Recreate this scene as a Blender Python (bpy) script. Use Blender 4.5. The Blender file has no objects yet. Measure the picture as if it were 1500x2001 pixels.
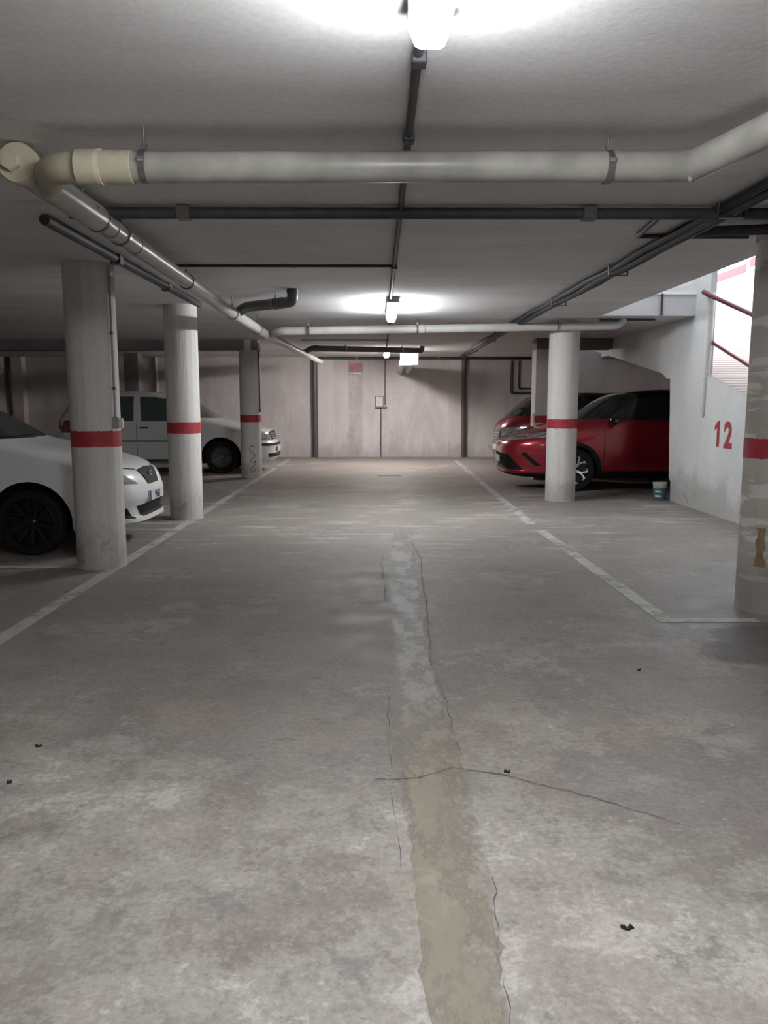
import bpy, math, random
from mathutils import Vector, Matrix
random.seed(7)
SC = bpy.context.scene
COL = SC.collection
PI = math.pi

# ------------------------------------------------------------------ materials
def new_mat(name):
    m = bpy.data.materials.new(name); m.use_nodes = True
    nt = m.node_tree
    return m, nt, nt.nodes['Principled BSDF']

def plain(name, col, rough=0.5, metal=0.0, coat=0.0, var=0.06, scale=25.0, bump=0.0, spec=None):
    """a paint / plastic / metal surface with a little procedural unevenness"""
    m, nt, b = new_mat(name)
    tc = nt.nodes.new('ShaderNodeTexCoord')
    n = nt.nodes.new('ShaderNodeTexNoise'); n.inputs['Scale'].default_value = scale; n.inputs['Detail'].default_value = 5
    nt.links.new(tc.outputs['Object'], n.inputs['Vector'])
    mr = nt.nodes.new('ShaderNodeMapRange'); mr.inputs[1].default_value = 0.3; mr.inputs[2].default_value = 0.7
    mr.inputs[3].default_value = 1 - var; mr.inputs[4].default_value = 1 + var
    nt.links.new(n.outputs['Fac'], mr.inputs[0])
    mx = nt.nodes.new('ShaderNodeMix'); mx.data_type = 'RGBA'; mx.blend_type = 'MULTIPLY'; mx.inputs[0].default_value = 1
    mx.inputs[6].default_value = (*col, 1)
    nt.links.new(mr.outputs[0], mx.inputs[7])
    nt.links.new(mx.outputs[2], b.inputs['Base Color'])
    b.inputs['Roughness'].default_value = rough; b.inputs['Metallic'].default_value = metal
    b.inputs['Coat Weight'].default_value = coat; b.inputs['Coat Roughness'].default_value = 0.06
    if spec is not None: b.inputs['Specular IOR Level'].default_value = spec
    if bump:
        bp = nt.nodes.new('ShaderNodeBump'); bp.inputs['Strength'].default_value = bump; bp.inputs['Distance'].default_value = 0.01
        nt.links.new(n.outputs['Fac'], bp.inputs['Height']); nt.links.new(bp.outputs[0], b.inputs['Normal'])
    return m

class NG:
    """small helper to write colour recipes"""
    def __init__(s, name):
        s.m, s.nt, s.b = new_mat(name)
        s.tc = s.nt.nodes.new('ShaderNodeTexCoord').outputs['Object']
        s._sep = None
    def map(s, scale=(1, 1, 1), loc=(0, 0, 0), rot=(0, 0, 0)):
        n = s.nt.nodes.new('ShaderNodeMapping'); n.inputs['Scale'].default_value = scale
        n.inputs['Location'].default_value = loc; n.inputs['Rotation'].default_value = rot
        s.nt.links.new(s.tc, n.inputs['Vector']); return n.outputs[0]
    def noise(s, scale, detail=6, rough=0.55, vec=None, dist=0.0):
        n = s.nt.nodes.new('ShaderNodeTexNoise'); n.inputs['Scale'].default_value = scale
        n.inputs['Detail'].default_value = detail; n.inputs['Roughness'].default_value = rough
        n.inputs['Distortion'].default_value = dist
        s.nt.links.new(vec or s.tc, n.inputs['Vector']); return n.outputs['Fac']
    def voro(s, scale, vec=None):
        n = s.nt.nodes.new('ShaderNodeTexVoronoi'); n.inputs['Scale'].default_value = scale; n.feature = 'DISTANCE_TO_EDGE'
        s.nt.links.new(vec or s.tc, n.inputs['Vector']); return n.outputs['Distance']
    def axis(s, i):
        if s._sep is None:
            s._sep = s.nt.nodes.new('ShaderNodeSeparateXYZ'); s.nt.links.new(s.tc, s._sep.inputs[0])
        return s._sep.outputs[i]
    def rng(s, v, a, b, c=0.0, d=1.0):
        n = s.nt.nodes.new('ShaderNodeMapRange'); n.interpolation_type = 'SMOOTHSTEP'
        for i, q in enumerate((a, b, c, d)): n.inputs[i + 1].default_value = q
        s.nt.links.new(v, n.inputs[0]); return n.outputs[0]
    def math(s, op, a, b=None):
        n = s.nt.nodes.new('ShaderNodeMath'); n.operation = op; n.use_clamp = False
        for i, q in enumerate((a, b)):
            if q is None: continue
            if isinstance(q, (int, float)): n.inputs[i].default_value = q
            else: s.nt.links.new(q, n.inputs[i])
        return n.outputs[0]
    def mix(s, f, a, b, mode='MIX'):
        n = s.nt.nodes.new('ShaderNodeMix'); n.data_type = 'RGBA'; n.blend_type = mode
        if isinstance(f, (int, float)): n.inputs[0].default_value = f
        else: s.nt.links.new(f, n.inputs[0])
        for i, q in ((6, a), (7, b)):
            if isinstance(q, tuple): n.inputs[i].default_value = (*q, 1)
            else: s.nt.links.new(q, n.inputs[i])
        return n.outputs[2]
    def finish(s, col, rough=0.8, height=None, strength=0.3, dist=0.01, alpha=None):
        s.nt.links.new(col, s.b.inputs['Base Color'])
        if isinstance(rough, (int, float)): s.b.inputs['Roughness'].default_value = rough
        else: s.nt.links.new(rough, s.b.inputs['Roughness'])
        if height is not None:
            bp = s.nt.nodes.new('ShaderNodeBump'); bp.inputs['Strength'].default_value = strength; bp.inputs['Distance'].default_value = dist
            s.nt.links.new(height, bp.inputs['Height']); s.nt.links.new(bp.outputs[0], s.b.inputs['Normal'])
        if alpha is not None: s.nt.links.new(alpha, s.b.inputs['Alpha'])
        return s.m

def floor_mat():
    g = NG('worn_concrete_floor')
    big = g.noise(0.55, 4); mid = g.noise(3.6, 12, 0.7, dist=0.15); fine = g.noise(38, 9, 0.75)
    def off(a, b, c): return g.map((1, 1, 1), (a, b, c))
    c = g.mix(g.rng(big, 0.34, 0.66), (0.175, 0.154, 0.142), (0.225, 0.205, 0.193))
    c = g.mix(g.rng(mid, 0.40, 0.64, 0, 0.6), c, (0.29, 0.268, 0.252))
    y = g.axis(1); x = g.axis(0)
    near = g.rng(y, 2.4, 4.4, 1.0, 0.0)
    # worn pale laitance showing through close to the entrance, in patches with ragged edges
    w1 = g.noise(0.95, 5, 0.6, vec=off(2, 3, 0)); w2 = g.noise(7.0, 14, 0.75, vec=off(1, 8, 0)); w3 = g.noise(48, 8, 0.7, vec=off(5, 5, 0))
    wm = g.math('ADD', w1, g.math('ADD', g.math('MULTIPLY', g.math('SUBTRACT', w2, 0.5), 0.75), g.math('MULTIPLY', g.math('SUBTRACT', w3, 0.5), 0.30)))
    wm = g.math('ADD', wm, g.rng(y, 1.6, 4.4, 0.05, -0.10))
    c = g.mix(g.math('MULTIPLY', g.rng(wm, 0.44, 0.56), 0.60), c, (0.345, 0.322, 0.302))
    c = g.mix(g.math('MULTIPLY', g.rng(wm, 0.58, 0.68), 0.65), c, (0.47, 0.45, 0.425))
    # flaked off film: small pale flecks, grey bare spots
    f1 = g.noise(6.5, 14, 0.78, vec=off(4, 2, 0), dist=0.3); f2 = g.noise(1.1, 3, 0.5, vec=off(8, 2, 0))
    flk = g.math('MULTIPLY', g.rng(f1, 0.625, 0.655), g.math('MULTIPLY', g.rng(f2, 0.46, 0.58), g.rng(y, 3.5, 5.5, 1.0, 0.3)))
    c = g.mix(g.math('MULTIPLY', flk, 0.85), c, (0.62, 0.60, 0.57))
    dk = g.noise(4.2, 13, 0.74, vec=off(9, 5, 0), dist=0.2)
    c = g.mix(g.math('MULTIPLY', g.rng(dk, 0.555, 0.61), 0.55), c, (0.155, 0.147, 0.142))
    warm = g.noise(1.0, 7, 0.65, vec=off(6, 6, 0))
    c = g.mix(g.math('MULTIPLY', g.rng(warm, 0.50, 0.62), 0.28), c, (0.27, 0.212, 0.180))
    # scratches of the float
    sc = g.noise(1.0, 9, 0.72, vec=g.map((9.0, 34.0, 1), (2, 0, 0), (0, 0, 0.35)))
    c = g.mix(g.math('MULTIPLY', g.rng(sc, 0.60, 0.66), g.math('MULTIPLY', near, 0.35)), c, (0.50, 0.48, 0.45))
    # scraped, paler cement with streaks that run across the aisle
    st = g.noise(1.0, 9, 0.65, vec=g.map((0.9, 5.5, 1)))
    sy = g.math('MULTIPLY', g.rng(y, 7.6, 9.2), g.rng(y, 11.5, 15.0, 1.0, 0.15))
    c = g.mix(g.math('MULTIPLY', g.math('MULTIPLY', g.rng(st, 0.53, 0.66), sy), 0.6), c, (0.48, 0.475, 0.465))
    st2 = g.noise(1.3, 8, 0.6, vec=g.map((0.7, 3.2, 1), (3, 1, 0)))
    c = g.mix(g.rng(st2, 0.55, 0.75, 0, 0.35), c, (0.17, 0.16, 0.152))
    # dark patch by the right hand pillar
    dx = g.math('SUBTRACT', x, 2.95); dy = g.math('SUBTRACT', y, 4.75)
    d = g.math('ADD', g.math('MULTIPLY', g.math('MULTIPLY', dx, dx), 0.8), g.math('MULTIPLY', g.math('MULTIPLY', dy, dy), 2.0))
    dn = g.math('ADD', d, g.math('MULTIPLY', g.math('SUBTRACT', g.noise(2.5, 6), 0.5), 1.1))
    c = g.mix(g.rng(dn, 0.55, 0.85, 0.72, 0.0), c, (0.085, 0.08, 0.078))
    c = g.mix(1.0, c, g.mix(g.rng(fine, 0.3, 0.7), (0.78, 0.768, 0.752), (1.16, 1.142, 1.118)), 'MULTIPLY')
    r = g.rng(mid, 0.3, 0.7, 0.55, 0.8)
    return g.finish(c, r, g.math('ADD', g.math('MULTIPLY', mid, 0.7), g.math('MULTIPLY', fine, 0.3)), 0.25, 0.012)

def painted_concrete(name, col, col2, streak=(1, 1, 1), sc=1.2, stain=0.35, damp=None, rough=0.85, bump=0.25):
    g = NG(name)
    a = g.noise(sc, 7, 0.6, vec=g.map(streak)); f = g.noise(34, 6, 0.65)
    c = g.mix(g.rng(a, 0.35, 0.68), col, col2)
    s = g.noise(sc * 2.3, 9, 0.7, vec=g.map(streak, (3, 7, 1)), dist=0.6)
    c = g.mix(g.rng(s, 0.56, 0.76, 0, stain), c, tuple(q * 0.55 for q in col))
    if damp:                                   # flaking, greyed plaster along the foot of the wall
        z = g.axis(2)
        w = g.math('ADD', z, g.math('MULTIPLY', g.math('SUBTRACT', g.noise(2.2, 8, 0.65), 0.5), 0.9))
        c = g.mix(g.rng(w, damp * 0.2, damp, 0.55, 0.0), c, (0.30, 0.285, 0.265))
        fk = g.noise(5, 9, 0.7, vec=g.map((1, 1, 1), (2, 3, 5)), dist=1.0)
        c = g.mix(g.math('MULTIPLY', g.rng(fk, 0.58, 0.62), g.rng(w, damp * 0.35, damp * 1.2, 0.75, 0.0)), c, (0.33, 0.31, 0.26))
    c = g.mix(1.0, c, g.mix(g.rng(f, 0.3, 0.7), (0.94, 0.94, 0.94), (1.05, 1.05, 1.05)), 'MULTIPLY')
    return g.finish(c, rough, g.math('ADD', g.math('MULTIPLY', a, 0.6), g.math('MULTIPLY', f, 0.4)), bump, 0.012)

def back_wall_mat():
    g = NG('stained_block_wall')
    x = g.axis(0); z = g.axis(2)
    a = g.noise(1.3, 8, 0.65, vec=g.map((1.3, 1, 0.4))); f = g.noise(30, 6, 0.7); b = g.noise(3.5, 10, 0.75, vec=g.map((1, 1, .6), (4, 0, 2)))
    c = g.mix(g.rng(a, 0.36, 0.66), (0.56, 0.525, 0.52), (0.70, 0.665, 0.66))
    # brown run below the sign, darker upper course, damp foot
    run = g.math('MULTIPLY', g.rng(x, -.86, -.80), g.rng(x, -.48, -.40, 1.0, 0.0))
    run = g.math('MULTIPLY', run, g.rng(b, 0.30, 0.65, 0.25, 1.0))
    c = g.mix(g.math('MULTIPLY', run, 0.5), c, (0.33, 0.275, 0.26))
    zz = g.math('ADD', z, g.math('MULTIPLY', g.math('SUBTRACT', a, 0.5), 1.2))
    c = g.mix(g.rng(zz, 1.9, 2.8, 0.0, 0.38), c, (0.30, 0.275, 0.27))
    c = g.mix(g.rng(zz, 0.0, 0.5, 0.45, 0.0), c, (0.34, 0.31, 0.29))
    fk = g.math('MULTIPLY', g.rng(b, 0.57, 0.64), g.rng(z, 0.1, 0.95, 0.7, 0.0))
    c = g.mix(fk, c, (0.33, 0.29, 0.27))
    c = g.mix(g.rng(b, 0.60, 0.74, 0, 0.3), c, (0.36, 0.33, 0.32))
    # faint block courses
    w = g.math('ABSOLUTE', g.math('SUBTRACT', g.math('FRACT', g.math('MULTIPLY', z, 1 / 0.58)), 0.5))
    c = g.mix(g.math('MULTIPLY', g.rng(w, 0.488, 0.498), g.rng(a, 0.4, 0.6, 0.1, 0.4)), c, (0.36, 0.33, 0.32))
    c = g.mix(1.0, c, g.mix(g.rng(f, 0.3, 0.7), (0.93, 0.93, 0.93), (1.05, 1.05, 1.05)), 'MULTIPLY')
    return g.finish(c, 0.88, g.math('ADD', g.math('MULTIPLY', a, 0.5), g.math('MULTIPLY', f, 0.5)), 0.25, 0.012)

def line_mat():
    g = NG('worn_white_line_paint')
    n = g.noise(4.5, 10, 0.75, dist=0.6); f = g.noise(30, 6, 0.7)
    c = g.mix(g.rng(f, 0.3, 0.7), (0.42, 0.40, 0.375), (0.52, 0.50, 0.47))
    big = g.noise(0.9, 3)
    w = g.math('ADD', n, g.math('MULTIPLY', g.math('SUBTRACT', big, 0.5), 0.5))
    return g.finish(c, 0.75, alpha=g.rng(w, 0.28, 0.55, 0.40, 0.9))

def trench_mat():
    g = NG('mortar_filled_trench')
    n = g.noise(5, 10, 0.72, dist=0.8); b = g.noise(1.2, 4)
    y = g.axis(1)
    yy = g.math('ADD', y, g.math('MULTIPLY', g.math('SUBTRACT', b, 0.5), 1.2))
    c = g.mix(g.rng(yy, 3.3, 4.2), (0.275, 0.243, 0.190), (0.35, 0.335, 0.31))
    c = g.mix(g.rng(yy, 4.6, 6.5), c, (0.30, 0.295, 0.285))
    c = g.mix(g.rng(n, 0.52, 0.66, 0, 0.5), c, (0.41, 0.385, 0.335))
    c = g.mix(g.rng(g.noise(3.3, 9, 0.7, vec=g.map((1, 1, 1), (5, 5, 5))), 0.56, 0.7, 0, 0.45), c, (0.20, 0.185, 0.165))
    x = g.axis(0)
    n2 = g.noise(2.4, 10, 0.75, vec=g.map((2.0, 1, 1), (2, 0, 0)))
    al = g.rng(n2, 0.36, 0.56, 0.12, 0.82)
    ed = g.math('ABSOLUTE', g.math('SUBTRACT', x, 0.21))
    ed = g.math('ADD', ed, g.math('MULTIPLY', g.math('SUBTRACT', g.noise(5, 9, 0.75), 0.5), 0.26))
    al = g.math('MULTIPLY', al, g.rng(ed, 0.085, 0.17, 1.0, 0.1))
    al = g.math('MULTIPLY', al, g.rng(y, 8.2, 9.6, 1.0, 0.0))
    return g.finish(c, 0.55, n, 0.3, 0.01, alpha=al)

def patchy_column_mat():
    g = NG('patch_painted_column')
    f = g.noise(30, 6, 0.7)
    base = g.mix(g.rng(g.noise(2.0, 6), 0.35, 0.65), (0.40, 0.375, 0.34), (0.48, 0.45, 0.41))
    st = g.noise(2.6, 5, 0.5, vec=g.map((0.75, 0.75, 3.4)))
    k = g.rng(st, 0.54, 0.585)
    c = g.mix(g.math('MULTIPLY', k, 0.85), base, (0.66, 0.63, 0.585))
    z = g.axis(2)
    w = g.math('ADD', z, g.math('MULTIPLY', g.math('SUBTRACT', g.noise(2.5, 6), 0.5), 1.0))
    c = g.mix(g.rng(w, 0.15, 0.55, 0.6, 0.0), c, (0.22, 0.20, 0.185))
    return g.finish(c, 0.85, f, 0.25, 0.01)

def emit_mat(name, col, s):
    m, nt, b = new_mat(name)
    b.inputs['Base Color'].default_value = (0.9, 0.9, 0.9, 1)
    b.inputs['Emission Color'].default_value = (*col, 1); b.inputs['Emission Strength'].default_value = s
    return m

def ramp_mat():
    g = NG('grooved_ramp_concrete')
    y = g.axis(1)
    wv = g.math('SINE', g.math('MULTIPLY', y, 2 * PI / 0.16))
    c = g.mix(g.rng(wv, 0.3, 0.8), (0.25, 0.195, 0.175), (0.33, 0.27, 0.245))
    c = g.mix(g.rng(g.noise(5, 8, 0.7), 0.4, 0.7, 0, 0.5), c, (0.2, 0.17, 0.155))
    return g.finish(c, 0.85, wv, 0.5, 0.02)

M = {}
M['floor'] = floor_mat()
M['ceiling'] = painted_concrete('limewashed_slab', (0.66, 0.655, 0.66), (0.77, 0.765, 0.77), (0.45, 1.6, 1), 0.9, 0.45, bump=0.3)
M['wall'] = painted_concrete('limewashed_wall', (0.62, 0.57, 0.56), (0.70, 0.655, 0.645), (1.2, 1.2, 0.35), 0.9, 0.45, damp=0.45)
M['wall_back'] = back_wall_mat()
M['wall_side'] = painted_concrete('white_plaster_wall', (0.66, 0.67, 0.67), (0.74, 0.75, 0.75), (1, 1, 0.8), 1.1, 0.25, damp=0.62)
M['outer'] = painted_concrete('white_ramp_wall', (0.78, 0.78, 0.77), (0.84, 0.84, 0.83), (1, 1, 1), 1.0, 0.1)
M['column'] = painted_concrete('white_column_paint', (0.58, 0.56, 0.53), (0.68, 0.66, 0.635), (3.5, 3.5, 0.18), 1.6, 0.4, damp=0.42, bump=0.35)
M['column_patchy'] = patchy_column_mat()
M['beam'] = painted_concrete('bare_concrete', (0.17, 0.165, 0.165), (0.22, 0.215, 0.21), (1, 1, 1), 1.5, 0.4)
M['line'] = line_mat(); M['trench'] = trench_mat(); M['ramp'] = ramp_mat()
M['band'] = plain('red_band_paint', (0.36, 0.030, 0.038), 0.6, var=0.16, scale=9)
M['number'] = plain('red_number_paint', (0.36, 0.035, 0.045), 0.65, var=0.1, scale=14)
M['crack'] = plain('crack_dirt', (0.085, 0.08, 0.075), 0.95)  # dark line colour of the floor cracks
M['pvc'] = plain('pale_grey_pvc', (0.40, 0.395, 0.36), 0.34, var=0.13, scale=7)
M['pvc_dusty'] = plain('dusty_pvc', (0.31, 0.303, 0.275), 0.36, var=0.22, scale=6)
M['pvc_white'] = plain('white_pvc', (0.52, 0.52, 0.505), 0.35, var=0.08, scale=7)
M['pvc_cream'] = plain('cream_pvc', (0.46, 0.42, 0.32), 0.4, var=0.08, scale=12)
M['pvc_dark'] = plain('dark_grey_pvc', (0.095, 0.095, 0.10), 0.42, var=0.15, scale=8)
M['glue'] = plain('pale_joint_glue', (0.60, 0.55, 0.43), 0.5)
M['conduit'] = plain('dark_conduit', (0.050, 0.050, 0.058), 0.55, var=0.2, scale=12)
M['cable'] = plain('black_cable', (0.012, 0.013, 0.018), 0.62, var=0.2)
M['rod'] = plain('dull_steel', (0.16, 0.155, 0.15), 0.45, 0.8, var=0.15)
M['strap'] = plain('zinc_strap', (0.30, 0.30, 0.29), 0.35, 0.9, var=0.15)
M['lamp_body'] = plain('grey_lamp_housing', (0.42, 0.42, 0.42), 0.5)
M['lamp_cool'] = emit_mat('cool_lamp_glow', (0.97, 0.985, 1.0), 1.0)
M['lamp_warm'] = emit_mat('warm_lamp_glow', (1.0, 0.93, 0.905), 1.0)
M['clip'] = plain('clear_lamp_clip', (0.75, 0.75, 0.75), 0.3)
M['white_plastic'] = plain('white_plastic', (0.68, 0.68, 0.66), 0.4)
M['grey_plastic'] = plain('grey_plastic', (0.36, 0.35, 0.33), 0.5)
M['panel_frame'] = plain('grey_panel_frame', (0.16, 0.155, 0.15), 0.5)
M['sign_white'] = plain('faded_sign_board', (0.50, 0.42, 0.42), 0.6, var=0.12, scale=12)
M['sign_red'] = plain('faded_red_sign', (0.40, 0.19, 0.20), 0.6, var=0.15, scale=12)
M['rail'] = plain('red_rail_paint', (0.115, 0.014, 0.017), 0.5)
M['bucket'] = plain('teal_bucket', (0.075, 0.155, 0.18), 0.4)
M['bucket_top'] = plain('milky_bucket_top', (0.42, 0.44, 0.42), 0.4)
M['grate'] = plain('dark_iron', (0.05, 0.048, 0.045), 0.6, 0.4)
M['leaf'] = plain('dry_leaf', (0.02, 0.016, 0.013), 0.9)
M['car_white'] = plain('white_car_paint', (0.80, 0.805, 0.80), 0.32, coat=0.9, var=0.02, scale=3)
M['car_white_warm'] = plain('white_van_paint', (0.70, 0.71, 0.71), 0.35, coat=0.8, var=0.03, scale=3)
M['car_red'] = plain('red_car_paint', (0.30, 0.010, 0.022), 0.28, 0.35, coat=1.0, var=0.03, scale=3)
M['car_dark_red'] = plain('dark_red_car_paint', (0.20, 0.012, 0.02), 0.28, 0.3, coat=1.0, var=0.03, scale=3)
M['car_black'] = plain('gloss_black', (0.010, 0.010, 0.012), 0.12, coat=0.6)
M['trim_black'] = plain('black_plastic_trim', (0.012, 0.012, 0.013), 0.6, spec=0.18)
M['well'] = plain('wheel_well_black', (0.010, 0.010, 0.010), 0.9)
M['glass'] = plain('dark_car_glass', (0.022, 0.026, 0.028), 0.05, coat=0.4)
M['glass_pale'] = plain('greenish_car_glass', (0.085, 0.10, 0.10), 0.06, coat=0.4)
M['tyre'] = plain('tyre_rubber', (0.012, 0.012, 0.013), 0.8, var=0.15, bump=0.2, spec=0.25)
M['rim_black'] = plain('gloss_black_rim', (0.040, 0.040, 0.041), 0.18, 0.7)
M['rim_grey'] = plain('dull_grey_rim', (0.13, 0.13, 0.13), 0.4, 0.7)
M['rim_silver'] = plain('machined_rim', (0.72, 0.72, 0.72), 0.28, 0.6)
M['chrome'] = plain('chrome', (0.75, 0.75, 0.76), 0.12, 1.0)
M['lamp_glass'] = plain('headlight_glass', (0.34, 0.355, 0.365), 0.10, 0.25, coat=1.0, var=0.3, scale=18)
M['lamp_glass_clear'] = plain('pale_headlight_glass', (0.46, 0.52, 0.52), 0.08, 0.6, coat=1.0, var=0.35, scale=14)
M['tail'] = plain('red_tail_lens', (0.16, 0.01, 0.015), 0.2, coat=0.6)
M['plate'] = plain('number_plate_white', (0.62, 0.62, 0.63), 0.4)
M['plate_blue'] = plain('number_plate_blue', (0.03, 0.06, 0.30), 0.4)
M['plate_text'] = plain('number_plate_black', (0.03, 0.03, 0.035), 0.5)
M['scribble'] = plain('violet_grey_ink', (0.16, 0.15, 0.19), 0.8)
M['tape'] = plain('yellowed_tape', (0.21, 0.155, 0.075), 0.6, var=0.3, scale=20)

# ------------------------------------------------------------------ mesh helpers
class MB:
    def __init__(s): s.v = []; s.f = []; s.mi = []
    def add(s, vs, fs, mi=0):
        o = len(s.v); s.v += [tuple(q) for q in vs]
        s.f += [tuple(i + o for i in f) for f in fs]; s.mi += [mi] * len(fs); return s
    def box(s, lo, hi, bevel=0.0, mi=0):
        (x0, y0, z0), (x1, y1, z1) = lo, hi
        if bevel <= 0:
            vs = [(x, y, z) for z in (z0, z1) for y in (y0, y1) for x in (x0, x1)]
            return s.add(vs, [(0, 2, 3, 1), (4, 5, 7, 6), (0, 1, 5, 4), (2, 6, 7, 3), (0, 4, 6, 2), (1, 3, 7, 5)], mi)
        b = min(bevel, (x1 - x0) * .45, (y1 - y0) * .45, (z1 - z0) * .45)
        rings = []
        for z, i in ((z0, b), (z0 + b, 0), (z1 - b, 0), (z1, b)):
            X0, X1, Y0, Y1 = x0 + i, x1 - i, y0 + i, y1 - i
            c = b if i == 0 else b * .5
            rings.append([(X0 + c, Y0, z), (X1 - c, Y0, z), (X1, Y0 + c, z), (X1, Y1 - c, z), (X1 - c, Y1, z), (X0 + c, Y1, z), (X0, Y1 - c, z), (X0, Y0 + c, z)])
        return s.loft(rings, mi)
    def loft(s, rings, mi=0, caps=True, closed=True):
        n = len(rings[0]); vs = [p for r in rings for p in r]; fs = []
        m = n if closed else n - 1
        for k in range(len(rings) - 1):
            for i in range(m):
                j = (i + 1) % n
                fs.append((k * n + i, k * n + j, (k + 1) * n + j, (k + 1) * n + i))
        if caps:
            fs.append(tuple(reversed(range(n)))); fs.append(tuple(range((len(rings) - 1) * n, len(rings) * n)))
        return s.add(vs, fs, mi)
    def tube(s, path, r, n=16, caps=True, mi=0):
        P = [Vector(p) for p in path]
        R = r if isinstance(r, (list, tuple)) else [r] * len(P)
        T = []
        for i in range(len(P)):
            a = P[i] - P[i - 1] if i else P[1] - P[0]
            b = P[i + 1] - P[i] if i < len(P) - 1 else a
            T.append((a.normalized() + b.normalized()).normalized())
        t = T[0]; u = Vector((0, 0, 1)) if abs(t.z) < 0.9 else Vector((1, 0, 0))
        u = (u - t * u.dot(t)).normalized(); rings = []
        for i in range(len(P)):
            u = (u - T[i] * u.dot(T[i])).normalized(); w = T[i].cross(u)
            rings.append([tuple(P[i] + (u * math.cos(2 * PI * k / n) + w * math.sin(2 * PI * k / n)) * R[i]) for k in range(n)])
        return s.loft(rings, mi, caps)
    def lathe(s, prof, origin=(0, 0, 0), axis='z', n=32, mi=0, caps=True):
        """prof = list of (radius, height) from one end to the other, closed by fans when radius is 0"""
        rings = []
        for r, h in prof:
            ring = []
            for k in range(n):
                a = 2 * PI * k / n; c, d = max(r, 1e-4) * math.cos(a), max(r, 1e-4) * math.sin(a)
                p = (c, d, h) if axis == 'z' else ((d, h, c) if axis == 'y' else (h, c, d))
                ring.append((p[0] + origin[0], p[1] + origin[1], p[2] + origin[2]))
            rings.append(ring)
        return s.loft(rings, mi, caps)
    def build(s, name, mat, parent=None, sharp=35, loc=None, rot=None):
        me = bpy.data.meshes.new(name); me.from_pydata(s.v, [], s.f); me.update()
        for m in (mat if isinstance(mat, list) else [mat]): me.materials.append(m)
        for p, i in zip(me.polygons, s.mi): p.material_index = i
        fix_normals(me)
        me.shade_smooth(); me.set_sharp_from_angle(angle=math.radians(sharp))
        o = bpy.data.objects.new(name, me); COL.objects.link(o)
        if parent is not None: o.parent = parent
        if loc is not None: o.location = loc
        if rot is not None: o.rotation_euler = rot
        return o

def fix_normals(me):
    import bmesh
    bm = bmesh.new(); bm.from_mesh(me)
    bmesh.ops.remove_doubles(bm, verts=bm.verts, dist=1e-5)
    bmesh.ops.recalc_face_normals(bm, faces=bm.faces)
    bm.to_mesh(me); bm.free()

def tag(o, label, cat, group=None, kind=None):
    o['label'] = label; o['category'] = cat
    if group: o['group'] = group
    if kind: o['kind'] = kind
    return o
def thing(name, label, cat, loc=(0, 0, 0), rotz=0.0, group=None, kind='thing'):
    o = bpy.data.objects.new(name, None); COL.objects.link(o); o.empty_display_size = 0.1
    o.location = loc; o.rotation_euler = (0, 0, rotz)
    return tag(o, label, cat, group, kind)
def struct(o, label, cat):
    o['kind'] = 'structure'; o['label'] = label; o['category'] = cat; return o

def fillet(pts, r, k=6):
    """rounds the corners of a polyline"""
    P = [Vector(p) for p in pts]; out = [P[0]]
    for i in range(1, len(P) - 1):
        a = (P[i - 1] - P[i]); b = (P[i + 1] - P[i]); la, lb = a.length, b.length
        a.normalize(); b.normalize(); d = min(r, la * .48, lb * .48)
        p0, p1 = P[i] + a * d, P[i] + b * d
        for j in range(k + 1):
            t = j / k; out.append(p0 * (1 - t) ** 2 + P[i] * 2 * t * (1 - t) + p1 * t * t)
    out.append(P[-1]); return out

def text_mesh(name, body, mat, parent, mw, size, bold=0.0, xs=1.0, depth=0.002):
    cu = bpy.data.curves.new(name + '_curve', 'FONT'); cu.body = body; cu.size = size; cu.extrude = depth; cu.offset = bold
    cu.resolution_u = 6; cu.space_character = 1.12
    t = bpy.data.objects.new(name + '_tmp', cu); COL.objects.link(t)
    dg = bpy.context.evaluated_depsgraph_get(); dg.update()
    me = bpy.data.meshes.new_from_object(t.evaluated_get(dg)); me.name = name
    bpy.data.objects.remove(t); bpy.data.curves.remove(cu)
    xsn = [v.co.x for v in me.vertices]; ysn = [v.co.y for v in me.vertices]
    cx, cy = (min(xsn) + max(xsn)) / 2, (min(ysn) + max(ysn)) / 2
    for v in me.vertices: v.co.x = (v.co.x - cx) * xs; v.co.y -= cy
    me.transform(mw); me.materials.clear(); me.materials.append(mat)
    o = bpy.data.objects.new(name, me); COL.objects.link(o)
    if parent is not None: o.parent = parent
    return o

# ------------------------------------------------------------------ the room
CEIL = 2.70; BACK = 21.95; XS = 4.45       # ceiling height, back wall, ramp side wall
XE = 3.12                                   # edge of the slab along the ramp opening
YO = 11.47                                  # far end of the opening
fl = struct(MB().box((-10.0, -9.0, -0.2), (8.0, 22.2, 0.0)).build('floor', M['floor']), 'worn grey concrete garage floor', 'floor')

def strip_on_floor(name, mat, pts, parent, z=0.003):
    """pts = (x centre, y, width) along the strip"""
    b = MB(); vs = []; fs = []
    for x, y, w in pts: vs += [(x - w / 2, y, z), (x + w / 2, y, z)]
    for i in range(len(pts) - 1): fs.append((2 * i, 2 * i + 1, 2 * i + 3, 2 * i + 2))
    return b.add(vs, fs).build(name, mat, parent)
def wob(x, y0, y1, w, n=40, amp=0.008, x1=None):
    out = []
    for i in range(n + 1):
        t = i / n; out.append((x + ((x1 if x1 is not None else x) - x) * t + random.uniform(-amp, amp) * .4, y0 + (y1 - y0) * t, w + random.uniform(-amp, amp)))
    return out
l = strip_on_floor('painted_line', M['line'], wob(-2.42, 2.2, 21.2, 0.115, 90, x1=-2.36), fl); l['label'] = 'worn white line along the left columns'
l = strip_on_floor('painted_line', M['line'], wob(1.985, 5.35, 9.3, 0.115, 30, x1=1.90), fl); l['label'] = 'worn white line edging the right bays, close half'
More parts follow.
